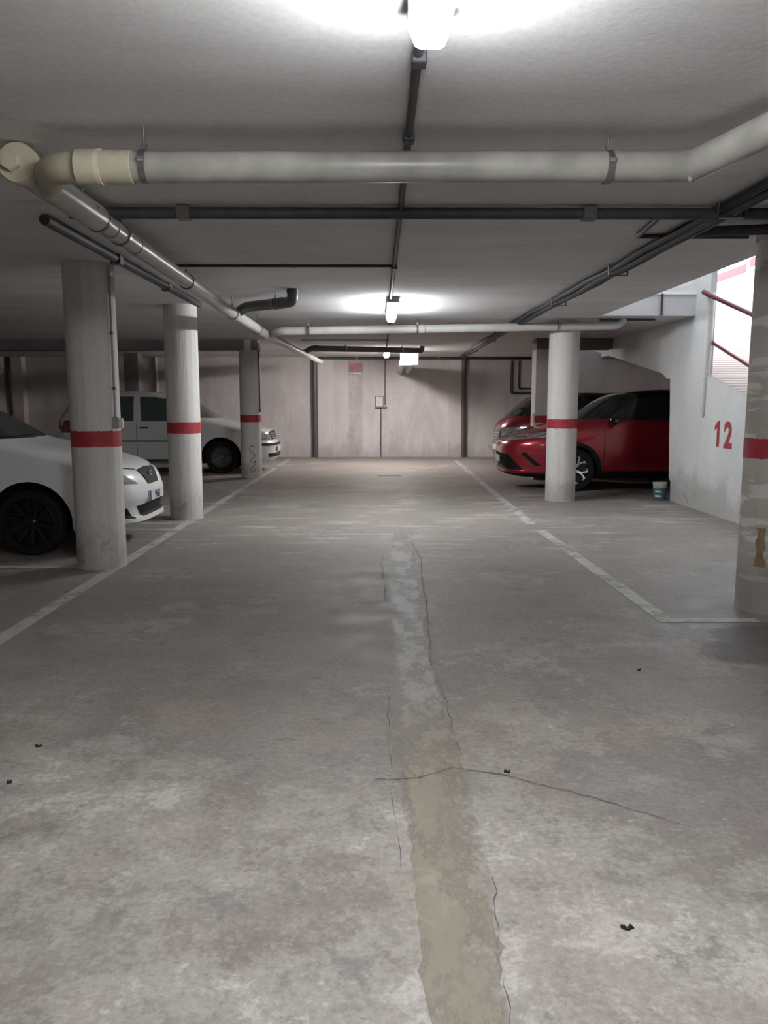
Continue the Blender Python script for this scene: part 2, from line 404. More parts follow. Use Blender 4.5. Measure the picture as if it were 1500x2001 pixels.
l = strip_on_floor('painted_line', M['line'], wob(1.885, 9.75, 20.8, 0.115, 60, x1=1.98), fl); l['label'] = 'worn white line edging the right bays, far half'
def cross_line(x0, x1, y, w, lab):
    n = 24; vs = []; fs = []
    for i in range(n + 1):
        x = x0 + (x1 - x0) * i / n; vs += [(x, y - w / 2 + random.uniform(-.006, .006), .0036), (x, y + w / 2 + random.uniform(-.006, .006), .0036)]
    for i in range(n): fs.append((2 * i, 2 * i + 1, 2 * i + 3, 2 * i + 2))
    o = MB().add(vs, fs).build('painted_line', M['line'], fl); o['label'] = lab
cross_line(-7.2, -2.45, 7.2, 0.11, 'faint white bay line beside the white hatchback')
cross_line(-7.2, -2.45, 16.1, 0.11, 'faint white bay line in front of the white van')
cross_line(1.93, 2.62, 5.36, 0.10, 'short white cross line at the patchy column')
cross_line(2.0, 4.3, 12.75, 0.10, 'faint white bay line beside the red crossover')
# mortar filled trench with cracks along both edges
tr = []
keys = [(0.5, .19, .20), (1.75, .215, .20), (2.4, .235, .25), (3.38, .195, .29), (4.17, .19, .22), (4.92, .19, .19), (6.1, .20, .24), (7.37, .21, .27), (9.16, .28, .22), (9.9, .31, .2)]
for i in range(len(keys) - 1):
    for j in range(14):
        t = j / 14; a, b = keys[i], keys[i + 1]
        tr.append((a[1] + (b[1] - a[1]) * t + random.uniform(-.010, .010), a[0] + (b[0] - a[0]) * t, a[2] + (b[2] - a[2]) * t + random.uniform(-.014, .014)))
tz = strip_on_floor('filled_trench', M['trench'], tr, fl, 0.0025); tz['label'] = 'pale mortar filled trench down the middle of the aisle'
def crack(pts, w):
    b = MB(); out = []
    for i in range(len(pts) - 1):
        for j in range(10):
            t = j / 10; out.append((pts[i][0] + (pts[i + 1][0] - pts[i][0]) * t + random.uniform(-.009, .009), pts[i][1] + (pts[i + 1][1] - pts[i][1]) * t, w * random.uniform(.05, .6)))
    return strip_on_floor('crack', M['crack'], out, fl, 0.0045)
crack([(.05, 5.9), (.04, 6.7), (.02, 7.4), (.06, 7.8)], .016)
crack([(.30, 4.4), (.35, 5.6), (.37, 6.6), (.40, 7.5), (.36, 8.3), (.38, 9.3)], .013)
crack([(.07, 2.4), (.04, 3.4), (.05, 4.1)], .008)
crack([(.35, 3.2), (.34, 3.8), (.31, 4.3)], .008)
crack([(.32, 1.6), (.33, 2.0), (.37, 2.4)], .006)
b = MB(); pts = [(-.02, 3.02), (.15, 3.03), (.3, 3.12), (.5, 3.06), (.8, 2.88), (1.15, 2.62)]   # crack that runs across
vs = []; fs = []
for i in range(len(pts) - 1):
    for j in range(12):
        t = j / 12; x = pts[i][0] + (pts[i + 1][0] - pts[i][0]) * t; y = pts[i][1] + (pts[i + 1][1] - pts[i][1]) * t + random.uniform(-.006, .006)
        w = random.uniform(.001, .0035); vs += [(x, y - w, .0045), (x, y + w, .0045)]
for i in range(len(vs) // 2 - 1): fs.append((2 * i, 2 * i + 1, 2 * i + 3, 2 * i + 2))
b.add(vs, fs).build('crack', M['crack'], fl)

# slab over the garage (L shaped: the opening over the ramp stays free)
c = MB()
c.box((-10, -9, CEIL), (XE, 22.2, 3.0))
c.box((XE, YO, CEIL), (XS + .07, 22.2, 3.0))
c.box((XE, -9, CEIL), (8.0, 4.0, 3.0))
c.box((6.02, 4.0, CEIL), (8.0, 22.2, 3.0))
cl = struct(c.build('ceiling', M['ceiling']), 'stained white concrete ceiling slab', 'ceiling')
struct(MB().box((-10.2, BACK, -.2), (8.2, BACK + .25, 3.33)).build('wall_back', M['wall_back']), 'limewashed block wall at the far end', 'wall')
struct(MB().box((-10.2, -9, -.2), (-10.0, 22.2, 3.0)).build('wall_left', M['wall']), 'wall beyond the left parking bays', 'wall')
struct(MB().box((-10.2, -9.2, -.2), (8.2, -9.0, 3.0)).build('wall_front', M['wall']), 'wall behind the viewer', 'wall')
struct(MB().box((8.0, -9, -.2), (8.2, 22.2, 3.0)).build('wall_right', M['wall']), 'wall behind the red crossover', 'wall')
# pilasters of the far wall
struct(MB().box((-1.66, BACK - .07, 0), (-1.25, BACK + .05, CEIL)).box((1.90, BACK - .07, 0), (2.25, BACK + .05, CEIL)).box((-1.25, BACK - .012, .62), (1.9, BACK + .05, .635)).box((-1.25, BACK - .012, 1.20), (1.9, BACK + .05, 1.212)).build('trim_1', M['wall']), 'pilasters and joints of the far wall', 'trim')
struct(MB().box((-9.8, BACK - .3, 0), (-9.52, BACK, CEIL)).build('trim_2', M['wall']), 'pale corner pilaster far left', 'trim')
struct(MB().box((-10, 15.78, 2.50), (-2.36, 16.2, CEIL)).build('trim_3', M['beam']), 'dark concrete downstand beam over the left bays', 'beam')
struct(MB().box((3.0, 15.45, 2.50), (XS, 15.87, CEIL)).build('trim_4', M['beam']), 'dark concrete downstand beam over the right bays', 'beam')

# ramp side wall: follows the ramp, rises to the slab at the post, open below the ramp beyond the bay
RT = [(2.9, 0.0), (9.83, 1.60), (10.88, 1.845), (13.2, 2.38), (14.8, 2.66), (17.0, 2.98), (22.2, 3.55)]
def rz(y):
    for (a, b), (p, q) in zip(RT, RT[1:]):
        if y <= p: return b + (q - b) * (y - a) / (p - a)
    return RT[-1][1]
def sz(y): return 1.93 + (y - 12.59) * 0.1475
prof = [(2.9, 0.0), (10.88, 1.845), (10.98, 1.87), (10.98, CEIL + .55), (21.95, CEIL + .55), (21.95, sz(21.95))]
prof += [(y, sz(y)) for y in (19, 17, 15.39, 13.5, 12.72)] + [(12.62, 1.915), (12.50, 1.86), (12.34, 1.86), (12.30, 1.5), (12.2, .35), (12.12, .30), (12.10, 0.0)]
n = len(prof)
w = MB().add([(XS, y, z) for y, z in prof] + [(XS + .08, y, z) for y, z in prof],
             [tuple(range(n)), tuple(range(2 * n - 1, n - 1, -1))] + [(i, (i + 1) % n, n + (i + 1) % n, n + i) for i in range(n)])
w12 = struct(w.build('wall_ramp', M['wall_side'], sharp=30), 'white ramp side wall with a red 12 painted on it', 'wall')
def on_wall(y): return Matrix(((0, 0, -1, XS - .003), (-1, 0, 0, y), (0, 1, 0, 1.082), (0, 0, 0, 1)))
t12 = text_mesh('painted_number', '2', M['number'], w12, on_wall(10.185), 0.455, 0.016, 1.06, 0.002); t12['label'] = 'red painted digit 2'
o1 = [(.05, -.166), (.05, .172), (-.005, .172), (-.095, .105), (-.095, .045), (-.022, .085), (-.022, -.166)]
n1 = len(o1); mv = on_wall(10.50)
MB().add([mv @ Vector((u, v, 0)) for u, v in o1] + [mv @ Vector((u, v, .002)) for u, v in o1], [tuple(range(n1)), tuple(range(2 * n1 - 1, n1 - 1, -1))] + [(i, (i + 1) % n1, n1 + (i + 1) % n1, n1 + i) for i in range(n1)]).build('painted_number', M['number'], w12)['label'] = 'red painted digit 1'
# ramp slab with kerb, outer wall and its red stripe
ys = [2.9, 5, 7, 9, 9.83, 10.88, 12, 13.2, 14.8, 17, 19.5, 22.2]
vs = []; fs = []
for y in ys:
    zt = rz(y); zb = max(-.05, min(zt - .05, sz(y) if y > 9 else zt - .35))
    vs += [(XS + .004, y, zt + .006), (6.0, y, zt + .006), (6.0, y, zb), (XS + .075, y, zb)]
for i in range(len(ys) - 1):
    for k in range(4): fs.append((4 * i + k, 4 * i + (k + 1) % 4, 4 * i + 4 + (k + 1) % 4, 4 * i + 4 + k))
fs += [(3, 2, 1, 0), tuple(range(len(vs) - 4, len(vs)))]
struct(MB().add(vs, fs).build('floor_ramp', M['ramp']), 'grooved brown ramp climbing to daylight', 'ramp')
vs = []; fs = []
for y in ys:
    zt = rz(y); vs += [(5.82, y, zt - .02), (5.82, y, zt + .16), (6.02, y, zt + .16), (6.02, y, zt - .02)]
for i in range(len(ys) - 1):
    for k in range(4): fs.append((4 * i + k, 4 * i + (k + 1) % 4, 4 * i + 4 + (k + 1) % 4, 4 * i + 4 + k))
fs += [(3, 2, 1, 0), tuple(range(len(vs) - 4, len(vs)))]
struct(MB().add(vs, fs).build('trim_5', M['outer']), 'white kerb along the ramp', 'kerb')
wo = struct(MB().box((6.0, 2.5, -.2), (6.2, 12.0, 5.4)).add([(6.0, y, z) for y, z in ((12, rz(12) - .35), (22.4, rz(22.2) - .35), (22.4, 5.4), (12, 5.4))] + [(6.2, y, z) for y, z in ((12, rz(12) - .35), (22.4, rz(22.2) - .35), (22.4, 5.4), (12, 5.4))],
            [(0, 1, 2, 3), (7, 6, 5, 4), (0, 4, 5, 1), (1, 5, 6, 2), (2, 6, 7, 3), (3, 7, 4, 0)]).build('wall_ramp_outer', M['outer']), 'sunlit white wall beyond the ramp with a red stripe', 'wall')
s = MB().box((5.994, 13.42, 3.60), (6.0, 22.2, 3.735)).box((5.994, 8.0, 3.66), (6.0, 13.30, 3.80)).build('red_stripe', M['band'], wo); s['label'] = 'red stripe'
# far upstand, unseen walls and roof added to limit sky light, wall that closes the ramp's upper end
struct(MB().box((XE, YO, 3.0), (XS + .08, YO + .2, 5.4)).box((XE, YO - .012, 2.99), (XS, YO, 3.005)).build('wall_opening_far', M['outer']), 'white upstand wall at the far end of the ramp opening', 'wall')
struct(MB().box((XE - .2, 4.0, 3.0), (XE, YO + .2, 5.4)).box((XE - .2, 3.8, 3.0), (6.2, 4.0, 5.4)).build('wall_sky_limit', M['outer']), 'unseen walls added round the ramp opening to limit the sky', 'wall')
struct(MB().box((XE - .2, 3.8, 5.4), (6.2, 10.6, 5.6)).build('ceiling_sky_block', M['ceiling']), 'unseen roof added over the lower ramp to block sky light', 'ceiling')
struct(MB().box((XS, YO + .2, 3.2), (XS + .08, 22.4, 4.0)).build('wall_parapet', M['outer']), 'parapet between the ramp and the upper floor', 'wall')

# ------------------------------------------------------------------ columns
def column(name_label, x, y, r, mat, rot=0.0, zt=CEIL, group='round concrete columns with a red band'):
    t = thing('concrete_column', name_label, 'column', (x, y, 0), rot, group)
    n = 36; rings = []
    rad = [r * (1 + random.uniform(-.006, .006)) for _ in range(n)]
    for z in [0, .04, .5, 1.0, 1.6, 2.2, zt]:
        q = 1.02 if z == 0 else 1.0
        rings.append([(rad[k] * q * math.cos(2 * PI * k / n), rad[k] * q * math.sin(2 * PI * k / n), z) for k in range(n)])
    MB().loft(rings).build('shaft', mat, t, sharp=6)
    rings = []
    m = 72
    lo = [1.105 + random.uniform(-.004, .004) for _ in range(m)]; hi = [1.245 + random.uniform(-.004, .004) for _ in range(m)]
    R = r * 1.012
    rings = [[(R * .97 * math.cos(2 * PI * k / m), R * .97 * math.sin(2 * PI * k / m), lo[k]) for k in range(m)],
             [(R * math.cos(2 * PI * k / m), R * math.sin(2 * PI * k / m), lo[k]) for k in range(m)],
             [(R * math.cos(2 * PI * k / m), R * math.sin(2 * PI * k / m), hi[k]) for k in range(m)],
             [(R * .97 * math.cos(2 * PI * k / m), R * .97 * math.sin(2 * PI * k / m), hi[k]) for k in range(m)]]
    b = MB().loft(rings, caps=False).build('red_band', M['band'], t); b['label'] = 'red painted band'
    return t
colA = column('scuffed round column with red band in front of the white hatchback', -2.555, 7.265, .217, M['column'])
colB = column('white round column with red band between the hatchback and the van', -2.500, 10.315, .209, M['column'], 0.7)
colC = column('grey round column with scribbled foot in front of the van', -2.545, 15.975, .205, M['column'], 1.9)
colD = column('clean white round column in front of the red crossover', 2.785, 12.20, .226, M['column'], 2.6)
colE = column('patchily painted round column at the right edge of the photo', 2.85, 5.70, .222, M['column_patchy'], 0.3)
# scribble on the third column
b = MB(); pts = [(.25, .62), (-.15, .66), (-.42, .60), (-.30, .53), (.05, .50), (.30, .46), (.12, .40), (-.2, .38), (-.35, .33), (.1, .31), (.32, .36), (.28, .27), (0, .22), (-.3, .17), (-.12, .12), (.2, .14), (.33, .2)]
pth = []
for a, z in pts:
    th = -PI / 2 + 0.28 + a * .75; pth.append((.2065 * math.cos(th), .2065 * math.sin(th), z))
b.tube(fillet(pth, .05, 4), .0075, 6).build('scribble', M['scribble'], colC, rot=(0, 0, -1.9))['label'] = 'dark scribble'
# yellowed tape on the patchy column
b = MB(); vs = []; fs = []
for i in range(9):
    z = .34 + .035 * i
    wdt = .075 if i < 2 else .05 + .012 * math.sin(i * 1.7)
    for k in range(4):
        th = math.radians(-134) + (k / 3 - .5) * wdt / .2 + .02 * math.sin(i * 2.1); vs.append((.2275 * math.cos(th), .2275 * math.sin(th), z))
for i in range(8):
    for k in range(3): fs.append((4 * i + k, 4 * i + k + 1, 4 * i + 5 + k, 4 * i + 4 + k))
b.add(vs, fs).build('peeling_tape', M['tape'], colE, rot=(0, 0, -.3))['label'] = 'strip of yellowed peeling tape'
# square pillar behind the red crossover's nose
t = thing('concrete_pillar', 'square grey pillar with red band behind the red crossover', 'pillar', (3.21, 15.66, 0))
MB().box((-.21, -.21, 0), (.21, .21, 2.5), .012).build('shaft', M['column'], t)
MB().box((-.214, -.214, 1.10), (.214, .214, 1.24)).build('red_band', M['band'], t)['label'] = 'red painted band'
MB().box((-.25, -.2, .95), (-.21, -.1, 1.28), .004).build('guard_strip', M['white_plastic'], t)
t = thing('concrete_pillar', 'dark square pillar behind the white van', 'pillar', (-6.1, 20.2, 0))
MB().box((-.18, -.2, 0), (.18, .2, CEIL), .012).build('shaft', M['beam'], t)

# ------------------------------------------------------------------ lamps
def lamp(label, x, y0, y1, mat, strength_mat=None):
    t = thing('ceiling_light', label, 'light', (x, (y0 + y1) / 2, CEIL), 0, 'ceiling lights in a row over the aisle')
    h = (y1 - y0) / 2
    prof = [(-.060, 0), (.060, 0), (.062, -.02), (.068, -.030), (.068, -.060), (.060, -.068), (-.060, -.068), (-.068, -.060), (-.068, -.030), (-.062, -.02)]
    MB().loft([[(px, yy, pz) for px, pz in prof] for yy in (-h, -h + .01, h - .01, h)]).build('housing', M['lamp_body'], t)
    dif = [(-.060, -.0685), (.060, -.0685), (.062, -.092), (.045, -.132), (.030, -.139), (-.030, -.139), (-.045, -.132), (-.062, -.092)]
    def sc(yy, k): return [(px * (1 - .25 * k), yy, -.0685 + (pz + .0685) * (1 - .55 * k)) for px, pz in dif]
    MB().loft([sc(-h + .012, .9), sc(-h + .06, 0), sc(h - .06, 0), sc(h - .012, .9)]).build('diffuser', mat, t)['label'] = 'glowing white cover'
    for yy in (-h + .22, 0, h - .22):
        for sx in (-1, 1):
            MB().box((sx * .066 - .006, yy - .012, -.092), (sx * .066 + .006, yy + .012, -.040), .002).build('clip', M['clip'], t)
    return t
lamp('bright ceiling light cut off by the top edge of the photo', .155, 1.15, 2.65, M['lamp_cool'])
lamp('bright ceiling light halfway down the aisle', 0.165, 9.40, 11.05, M['lamp_cool'])
lamp('small warm ceiling light close to the far wall', .185, 18.25, 19.75, M['lamp_warm'])
t = lamp('ceiling light behind the viewer', .155, -7.0, -5.5, M['lamp_cool'])

# ------------------------------------------------------------------ pipes
def pipe_part(name, path, r, mat, parent, n=20): return MB().tube(path, r, n).build(name, mat, parent)
def sleeve(parent, p, d, r, L, mat, name='coupling'):
    d = Vector(d).normalized() * L / 2; p = Vector(p)
    return MB().tube([p - d, p - d * .96, p + d * .96, p + d], [r * .97, r, r, r * .97], 24).build(name, mat, parent)
def hanger(parent, p, d, r, top=CEIL):
    d = Vector(d).normalized(); p = Vector(p); side = d.cross(Vector((0, 0, 1))).normalized()
    hg = MB().tube([p - d * .014, p + d * .014], r + .006, 24).box((p.x - .011, p.y - .011, p.z + r), (p.x + .011, p.y + .011, p.z + r + .03)).build('hanger', M['strap'], parent)
    MB().tube([(p.x, p.y, p.z + r + .02), (p.x, p.y, top)], .0045, 8).build('rod', M['rod'], hg)
    q = p + side * (r + .008)
    MB().tube([q - d * .012 + Vector((0, 0, .012)), q + d * .012 + Vector((0, 0, .012))], .012, 10).build('screw', M['chrome'], hg)
    return hg
# pipe crossing the aisle close to the viewer
t = thing('drain_pipe', 'thick pale pipe crossing the ceiling in front of the first conduit', 'pipe', (0, 3.7, 2.528))
P = lambda x, y, z: (x, y - 3.7, z - 2.528)
pipe_part('pipe', [P(-1.10, 3.7, 2.525), P(1.385, 3.7, 2.533)], .065, M['pvc_dusty'], t)
pipe_part('angled_branch', fillet([P(1.385, 3.7, 2.533), P(1.56, 3.32, 2.575), P(2.7, .8, 2.60)], .05), .066, M['pvc_dusty'], t)
sleeve(t, P(1.382, 3.70, 2.533), (.85, -.5, .05), .0685, .016, M['glue'], 'glue_joint')
pipe_part('elbow', fillet([P(-1.12, 3.7, 2.525), P(-1.44, 3.72, 2.53), P(-1.64, 4.16, 2.575)], .20, 10), .069, M['pvc_cream'], t)
sleeve(t, P(-1.155, 3.7, 2.525), (1, 0, 0), .071, .15, M['pvc_cream']); sleeve(t, P(-1.225, 3.7, 2.525), (1, .0, 0), .076, .02, M['glue'], 'glue_joint')
sleeve(t, P(-1.275, 3.7, 2.525), (1, .02, 0), .074, .10, M['pvc_cream'])
for x in (-1.03, 1.013): hanger(t, P(x, 3.7, 2.528), (1, 0, 0), .065, CEIL - 2.528)
# long pipe along the left side
t = thing('drain_pipe', 'long pale pipe running along the left columns with a screw plug', 'pipe', (-1.68, 3.9, 2.60))
Q = lambda x, y, z: (x + 1.68, y - 3.9, z - 2.60)
pipe_part('pipe', [Q(-1.68, 4.9, 2.586), Q(-1.68, 7, 2.549), Q(-1.68, 9.3, 2.510), Q(-1.675, 12.3, 2.495)], .062, M['pvc'], t)
pipe_part('far_pipe', fillet([Q(-1.675, 12.25, 2.495), Q(-1.66, 12.55, 2.49), Q(-1.60, 15.4, 2.485), Q(-1.46, 20.5, 2.50)], .2), .058, M['pvc'], t)
sleeve(t, Q(-1.68, 4.45, 2.592), (0, 1, -.012), .0775, 1.02, M['pvc'], 'socket_pipe'); sleeve(t, Q(-1.68, 4.97, 2.585), (0, 1, -.012), .080, .03, M['pvc_dark'], 'dark_ring')
sleeve(t, Q(-1.675, 12.3, 2.495), (0, 1, 0), .072, .30, M['pvc'])
for y, z in ((5.25, 2.578), (5.75, 2.57), (7.25, 2.545), (9.55, 2.508)): sleeve(t, Q(-1.68, y, z), (0, 1, -.01), .066, .12, M['pvc'])
cp = MB().lathe([(.0, -.03), (.088, -.03), (.094, -.02), (.094, .03), (.082, .05), (.08, .16)], Q(-1.68, 3.93, 2.602), 'y', 32).build('end_cap', M['pvc_cream'], t)
MB().lathe([(.0, -.055), (.042, -.055), (.045, -.05), (.045, -.02)], Q(-1.70, 3.92, 2.602), 'y', 6).build('hex_plug', M['pvc_cream'], cp, sharp=20)
for y, z in ((4.75, 2.588), (5.4, 2.576), (7.2, 2.546), (9.4, 2.509), (11.3, 2.50)): hanger(t, Q(-1.68, y, z), (0, 1, 0), .066, CEIL - 2.60)
# far white pipe crossing above the right hand column
t = thing('drain_pipe', 'white pipe crossing the ceiling behind the halfway light', 'pipe', (1, 11.85, 2.53))
P = lambda x, y, z: (x - 1, y - 11.85, z - 2.53)
pipe_part('pipe', fillet([P(-1.64, 12.25, 2.51), P(-1.45, 11.88, 2.520), P(3.2, 11.85, 2.595)], .12), .060, M['pvc_white'], t)
pipe_part('elbow', fillet([P(3.0, 11.85, 2.592), P(3.47, 11.85, 2.60), P(3.56, 11.85, 2.70)], .10), .062, M['pvc_white'], t)
for x in (.62, 2.95): sleeve(t, P(x, 11.85, 2.552 + (x - .6) * .016), (1, 0, .016), .064, .10, M['pvc_white'])
for x in (-1.02, .56, 2.6): hanger(t, P(x, 11.85, 2.527 + (x + 1.02) * .016), (1, 0, 0), .060, CEIL - 2.53)
# dark branch joining the long pipe
t = thing('drain_pipe', 'short dark grey pipe bending up into the ceiling by the long pipe', 'pipe', (-.925, 8.8, 2.57))
P = lambda x, y, z: (x + .925, y - 8.8, z - 2.57)
pipe_part('pipe', fillet([P(-.925, 8.8, 2.70), P(-.925, 8.8, 2.565), P(-1.54, 9.50, 2.590), P(-1.64, 9.62, 2.55)], .11), .058, M['pvc_dark'], t)
sleeve(t, P(-.925, 8.8, 2.675), (0, 0, 1), .062, .045, M['pvc_dark']); sleeve(t, P(-1.08, 8.975, 2.571), (-.61, .7, .02), .062, .10, M['pvc_dark'])
hanger(t, P(-1.14, 9.045, 2.574), (-.61, .7, 0), .060, CEIL - 2.57)
# dark pipe in front of the small far light
t = thing('drain_pipe', 'dark pipe crossing in front of the small far light', 'pipe', (0, 17.3, 2.61))
P = lambda x, y, z: (x, y - 17.3, z - 2.61)
pipe_part('pipe', fillet([P(.93, 17.65, 2.70), P(.93, 17.65, 2.605), P(-1.40, 16.85, 2.60), P(-1.55, 17.1, 2.54)], .10), .060, M['pvc_dark'], t)
sleeve(t, P(-1.30, 16.88, 2.60), (1, .3, 0), .065, .10, M['pvc_dark'])
for x in (-.7, .5): hanger(t, P(x, 16.85 + (x + 1.4) * .3433, 2.602), (1, .34, 0), .060, CEIL - 2.61)
# small white vertical pipe on the far wall
t = thing('drain_pipe', 'thin white pipe standing against the far wall behind the van', 'pipe', (-6.0, BACK - .06, 0))
pipe_part('pipe', [(0, 0, 0), (0, 0, CEIL)], .045, M['pvc_white'], t); sleeve(t, (0, 0, 1.9), (0, 0, 1), .05, .1, M['pvc_white'])
for x, lab in ((-1.735, 'dark downpipe on the far wall, left of the panel'), (2.30, 'dark downpipe on the far wall, right of the white duct')):
    t = thing('down_pipe', lab, 'pipe', (x, BACK - .075, 0), 0, 'downpipes on the far wall')
    pipe_part('pipe', [(0, 0, 0), (0, 0, CEIL)], .062, M['pvc_dark'], t)
    for z in (.9, 2.0): sleeve(t, (0, 0, z), (0, 0, 1), .067, .09, M['pvc_dark'])
# conduits
def conduit(label, pts, r, mat=M['conduit'], boxes=(), name='conduit', rad=.05, clips=(), cat='conduit'):
    o = Vector(pts[0]); t = thing(name, label, cat, o)
    MB().tube(fillet([Vector(p) - o for p in pts], rad), r, 12).build('tube', mat, t)
    for p in boxes:
        q = Vector(p) - o; MB().box((q.x - r * 1.45, q.y - r * 2.0, q.z - r * 1.2), (q.x + r * 1.45, q.y + r * 2.0, q.z + r * 1.0), .004).build('junction_box', mat, t)
    for p in clips:
        q = Vector(p) - o; MB().box((q.x - r * 1.12 - .002, q.y - r * 1.12 - .002, q.z - r * 1.12 - .002), (q.x + r * 1.12 + .002, q.y + r * 1.12 + .002, q.z + r), .003).build('clip', M['rod'], t)
    return t
conduit('dark conduit along the ceiling between the first two lights', [(.135, 2.66, 2.681), (.135, 9.39, 2.681)], .0175, boxes=[(.14, 2.95, 2.675), (.135, 3.78, 2.675), (.135, 7.26, 2.675)])
conduit('dark conduit along the ceiling behind the halfway light', [(.165, 11.06, 2.683), (.165, 18.24, 2.683)], .016, boxes=[(.165, 15.6, 2.675)])
conduit('thick dark conduit crossing the ceiling behind the pale pipe', [(-1.9, 5.13, 2.653), (3.05, 5.13, 2.653)], .036, clips=[(-1.2, 5.13, 2.655), (1.3, 5.13, 2.655)])
conduit('thin conduit crossing from the long left pipe to the aisle conduit', [(-1.79, 7.26, 2.686), (.13, 7.26, 2.686)], .012, clips=[(-.75, 7.26, 2.686)])
conduit('dark conduit hugging the ceiling above the left columns', [(-2.15, 5.36, 2.664), (-2.17, 9.9, 2.664)], .036, clips=[(-2.155, 6.8, 2.662), (-2.163, 8.4, 2.662)])
conduit('thin conduit crossing to the small far light', [(-1.5, 15.75, 2.686), (.15, 15.75, 2.686)], .011)
conduit('thin bent conduit at the top of the patchy column', [(1.80, 5.22, 2.68), (1.86, 5.95, 2.68), (2.66, 5.95, 2.68)], .0165, rad=.02)
conduit('dark conduit turning from the cable run above the patchy column', [(2.16, 5.62, 2.645), (3.10, 5.45, 2.645)], .035, rad=.05)
conduit('dark pipe along the top of the far wall', [(-1.66, BACK - .108, 2.664), (4.1, BACK - .108, 2.664)], .036, clips=[(-.6, BACK - .108, 2.66), (1.6, BACK - .108, 2.66)])
conduit('dark bent pipe dropping down the far wall above the hidden car', [(3.60, BACK - .036, 2.60), (3.60, BACK - .036, 1.74), (4.3, BACK - .036, 1.74)], .034, rad=.06)
conduit('slim bent pipe beside the dark drop on the far wall', [(3.80, BACK - .028, 2.60), (3.80, BACK - .028, 1.86), (4.3, BACK - .028, 1.86)], .026, rad=.06)
conduit('thin conduit from the far light down to the grey panel', [(.167, BACK - .02, 2.64), (.167, BACK - .02, 1.42)], .012)
conduit('thin conduit from the grey panel down to the floor', [(.055, BACK - .02, 1.36), (.055, BACK - .02, 0.0)], .012, clips=[(.055, BACK - .02, .3), (.055, BACK - .02, 1.0)])
conduit('slim conduit clipped to the scuffed column above its switch', [(-2.343, 7.168, 2.66), (-2.343, 7.168, 1.32)], .011, M['grey_plastic'], clips=[(-2.343, 7.168, 1.62), (-2.343, 7.168, 2.1)])
conduit('slim dark conduit on the scribbled column', [(-2.345, 15.90, 2.5), (-2.345, 15.90, 1.30)], .013, boxes=[(-2.345, 15.90, 1.33)])
conduit('thin dark conduit on the slab edge above the red crossover', [(3.2, YO + .35, 2.68), (4.0, YO + .35, 2.68)], .018)
conduit('thin dark pipe on the white upstand by the ramp', [(3.965, YO - .02, 3.0), (3.965, YO - .02, 2.70)], .014)
t = thing('cable_run', 'thick run of black cables along the ceiling above the right columns', 'cables', (2.1, 4.0, 2.642))
for k, (dx, dz, r) in enumerate(((-.045, .018, .026), (.0, -.004, .036), (.05, .014, .028))):
    pts = []
    for i in range(50):
        y = -2.5 + i * (20.9 + 2.5) / 49
        X = 2.135 - (y - 4) * .0125 if y < 12 else 2.035 + (y - 12) * .014
        pts.append((X - 2.1 + dx + .012 * math.sin(i * 1.3 + k * 2), y - 4.0, dz + .006 * math.sin(i * 2.1 + k)))
    MB().tube(pts, r, 10).build('cable', M['cable'], t)
for y in (0.5, 2.8, 5.0, 7.2, 9.4, 12.2, 15, 18):
    X = 2.135 - (y - 4) * .0125 if y < 12 else 2.035 + (y - 12) * .014
    MB().box((X - 2.1 - .085, y - 4.015, -.046), (X - 2.1 + .085, y - 3.985, -.040)).box((X - 2.1 - .085, y - 4.015, -.046), (X - 2.1 - .079, y - 3.985, .05)).box((X - 2.1 + .079, y - 4.015, -.046), (X - 2.1 + .085, y - 3.985, .05)).build('clip', M['rod'], t)

# ------------------------------------------------------------------ small wall things
t = thing('light_switch', 'small white light switch on the scuffed column', 'switch', (-2.335, 7.165, 1.31))
MB().box((-.035, -.022, -.045), (.022, .02, .06), .004).build('back_box', M['grey_plastic'], t)
MB().box((.022, -.03, -.042), (.062, .02, .048), .008).build('switch_plate', M['white_plastic'], t)
t = thing('control_panel', 'small white panel in a grey frame on the far wall', 'panel', (.014, BACK, 1.50))
MB().box((-.115, -.06, -.165), (.112, .0, .16), .006).build('frame', M['panel_frame'], t)
MB().box((-.092, -.075, -.125), (.092, -.055, .142), .006).build('door', M['white_plastic'], t)
MB().box((.115, -.05, -.17), (.21, 0, -.125), .006).build('socket', M['panel_frame'], t)
t = thing('wall_sign', 'faded pinkish sign high on the far wall', 'sign', (-.628, BACK, 2.38))
MB().box((-.19, -.02, -.16), (.19, 0, .155), .004).build('board', M['sign_white'], t)
MB().box((-.185, -.024, -.07), (.185, -.018, .15)).build('red_field', M['sign_red'], t)
MB().box((-.04, -.024, -.125), (.16, -.018, -.095)).build('white_bar', M['white_plastic'], t)
t = thing('air_duct', 'white duct box on two pipes at the far wall', 'duct', (.735, 19.5, 2.522))
MB().box((-.215, -.20, -.16), (.215, .20, .155), .015).build('box', M['white_plastic'], t)
for x in (-.14, .08):
    pipe_part('duct_pipe', [(x, .17, -.04), (x - .03, BACK - 19.51, -.19)], .085, M['pvc_white'], t)
    sleeve(t, (x - .03, BACK - 19.56, -.186), (0, 1, 0), .10, .06, M['pvc_white'])
for x in (-.17, .17): MB().tube([(x, 0, .15), (x, 0, CEIL - 2.522)], .006, 8).build('rod', M['rod'], t)
t = thing('floor_drain', 'dark iron floor drain near the end of the aisle', 'drain', (.22, 16.35, 0))
MB().box((-.24, -.10, -.02), (.24, -.075, .006)).box((-.24, .075, -.02), (.24, .10, .006)).box((-.24, -.10, -.02), (-.215, .10, .006)).box((.215, -.10, -.02), (.24, .10, .006)).build('frame', M['grate'], t)
g = MB()
for k in range(13): g.box((-.205 + k * .0335, -.075, -.015), (-.19 + k * .0335, .075, .005))
g.build('grate', M['grate'], t)
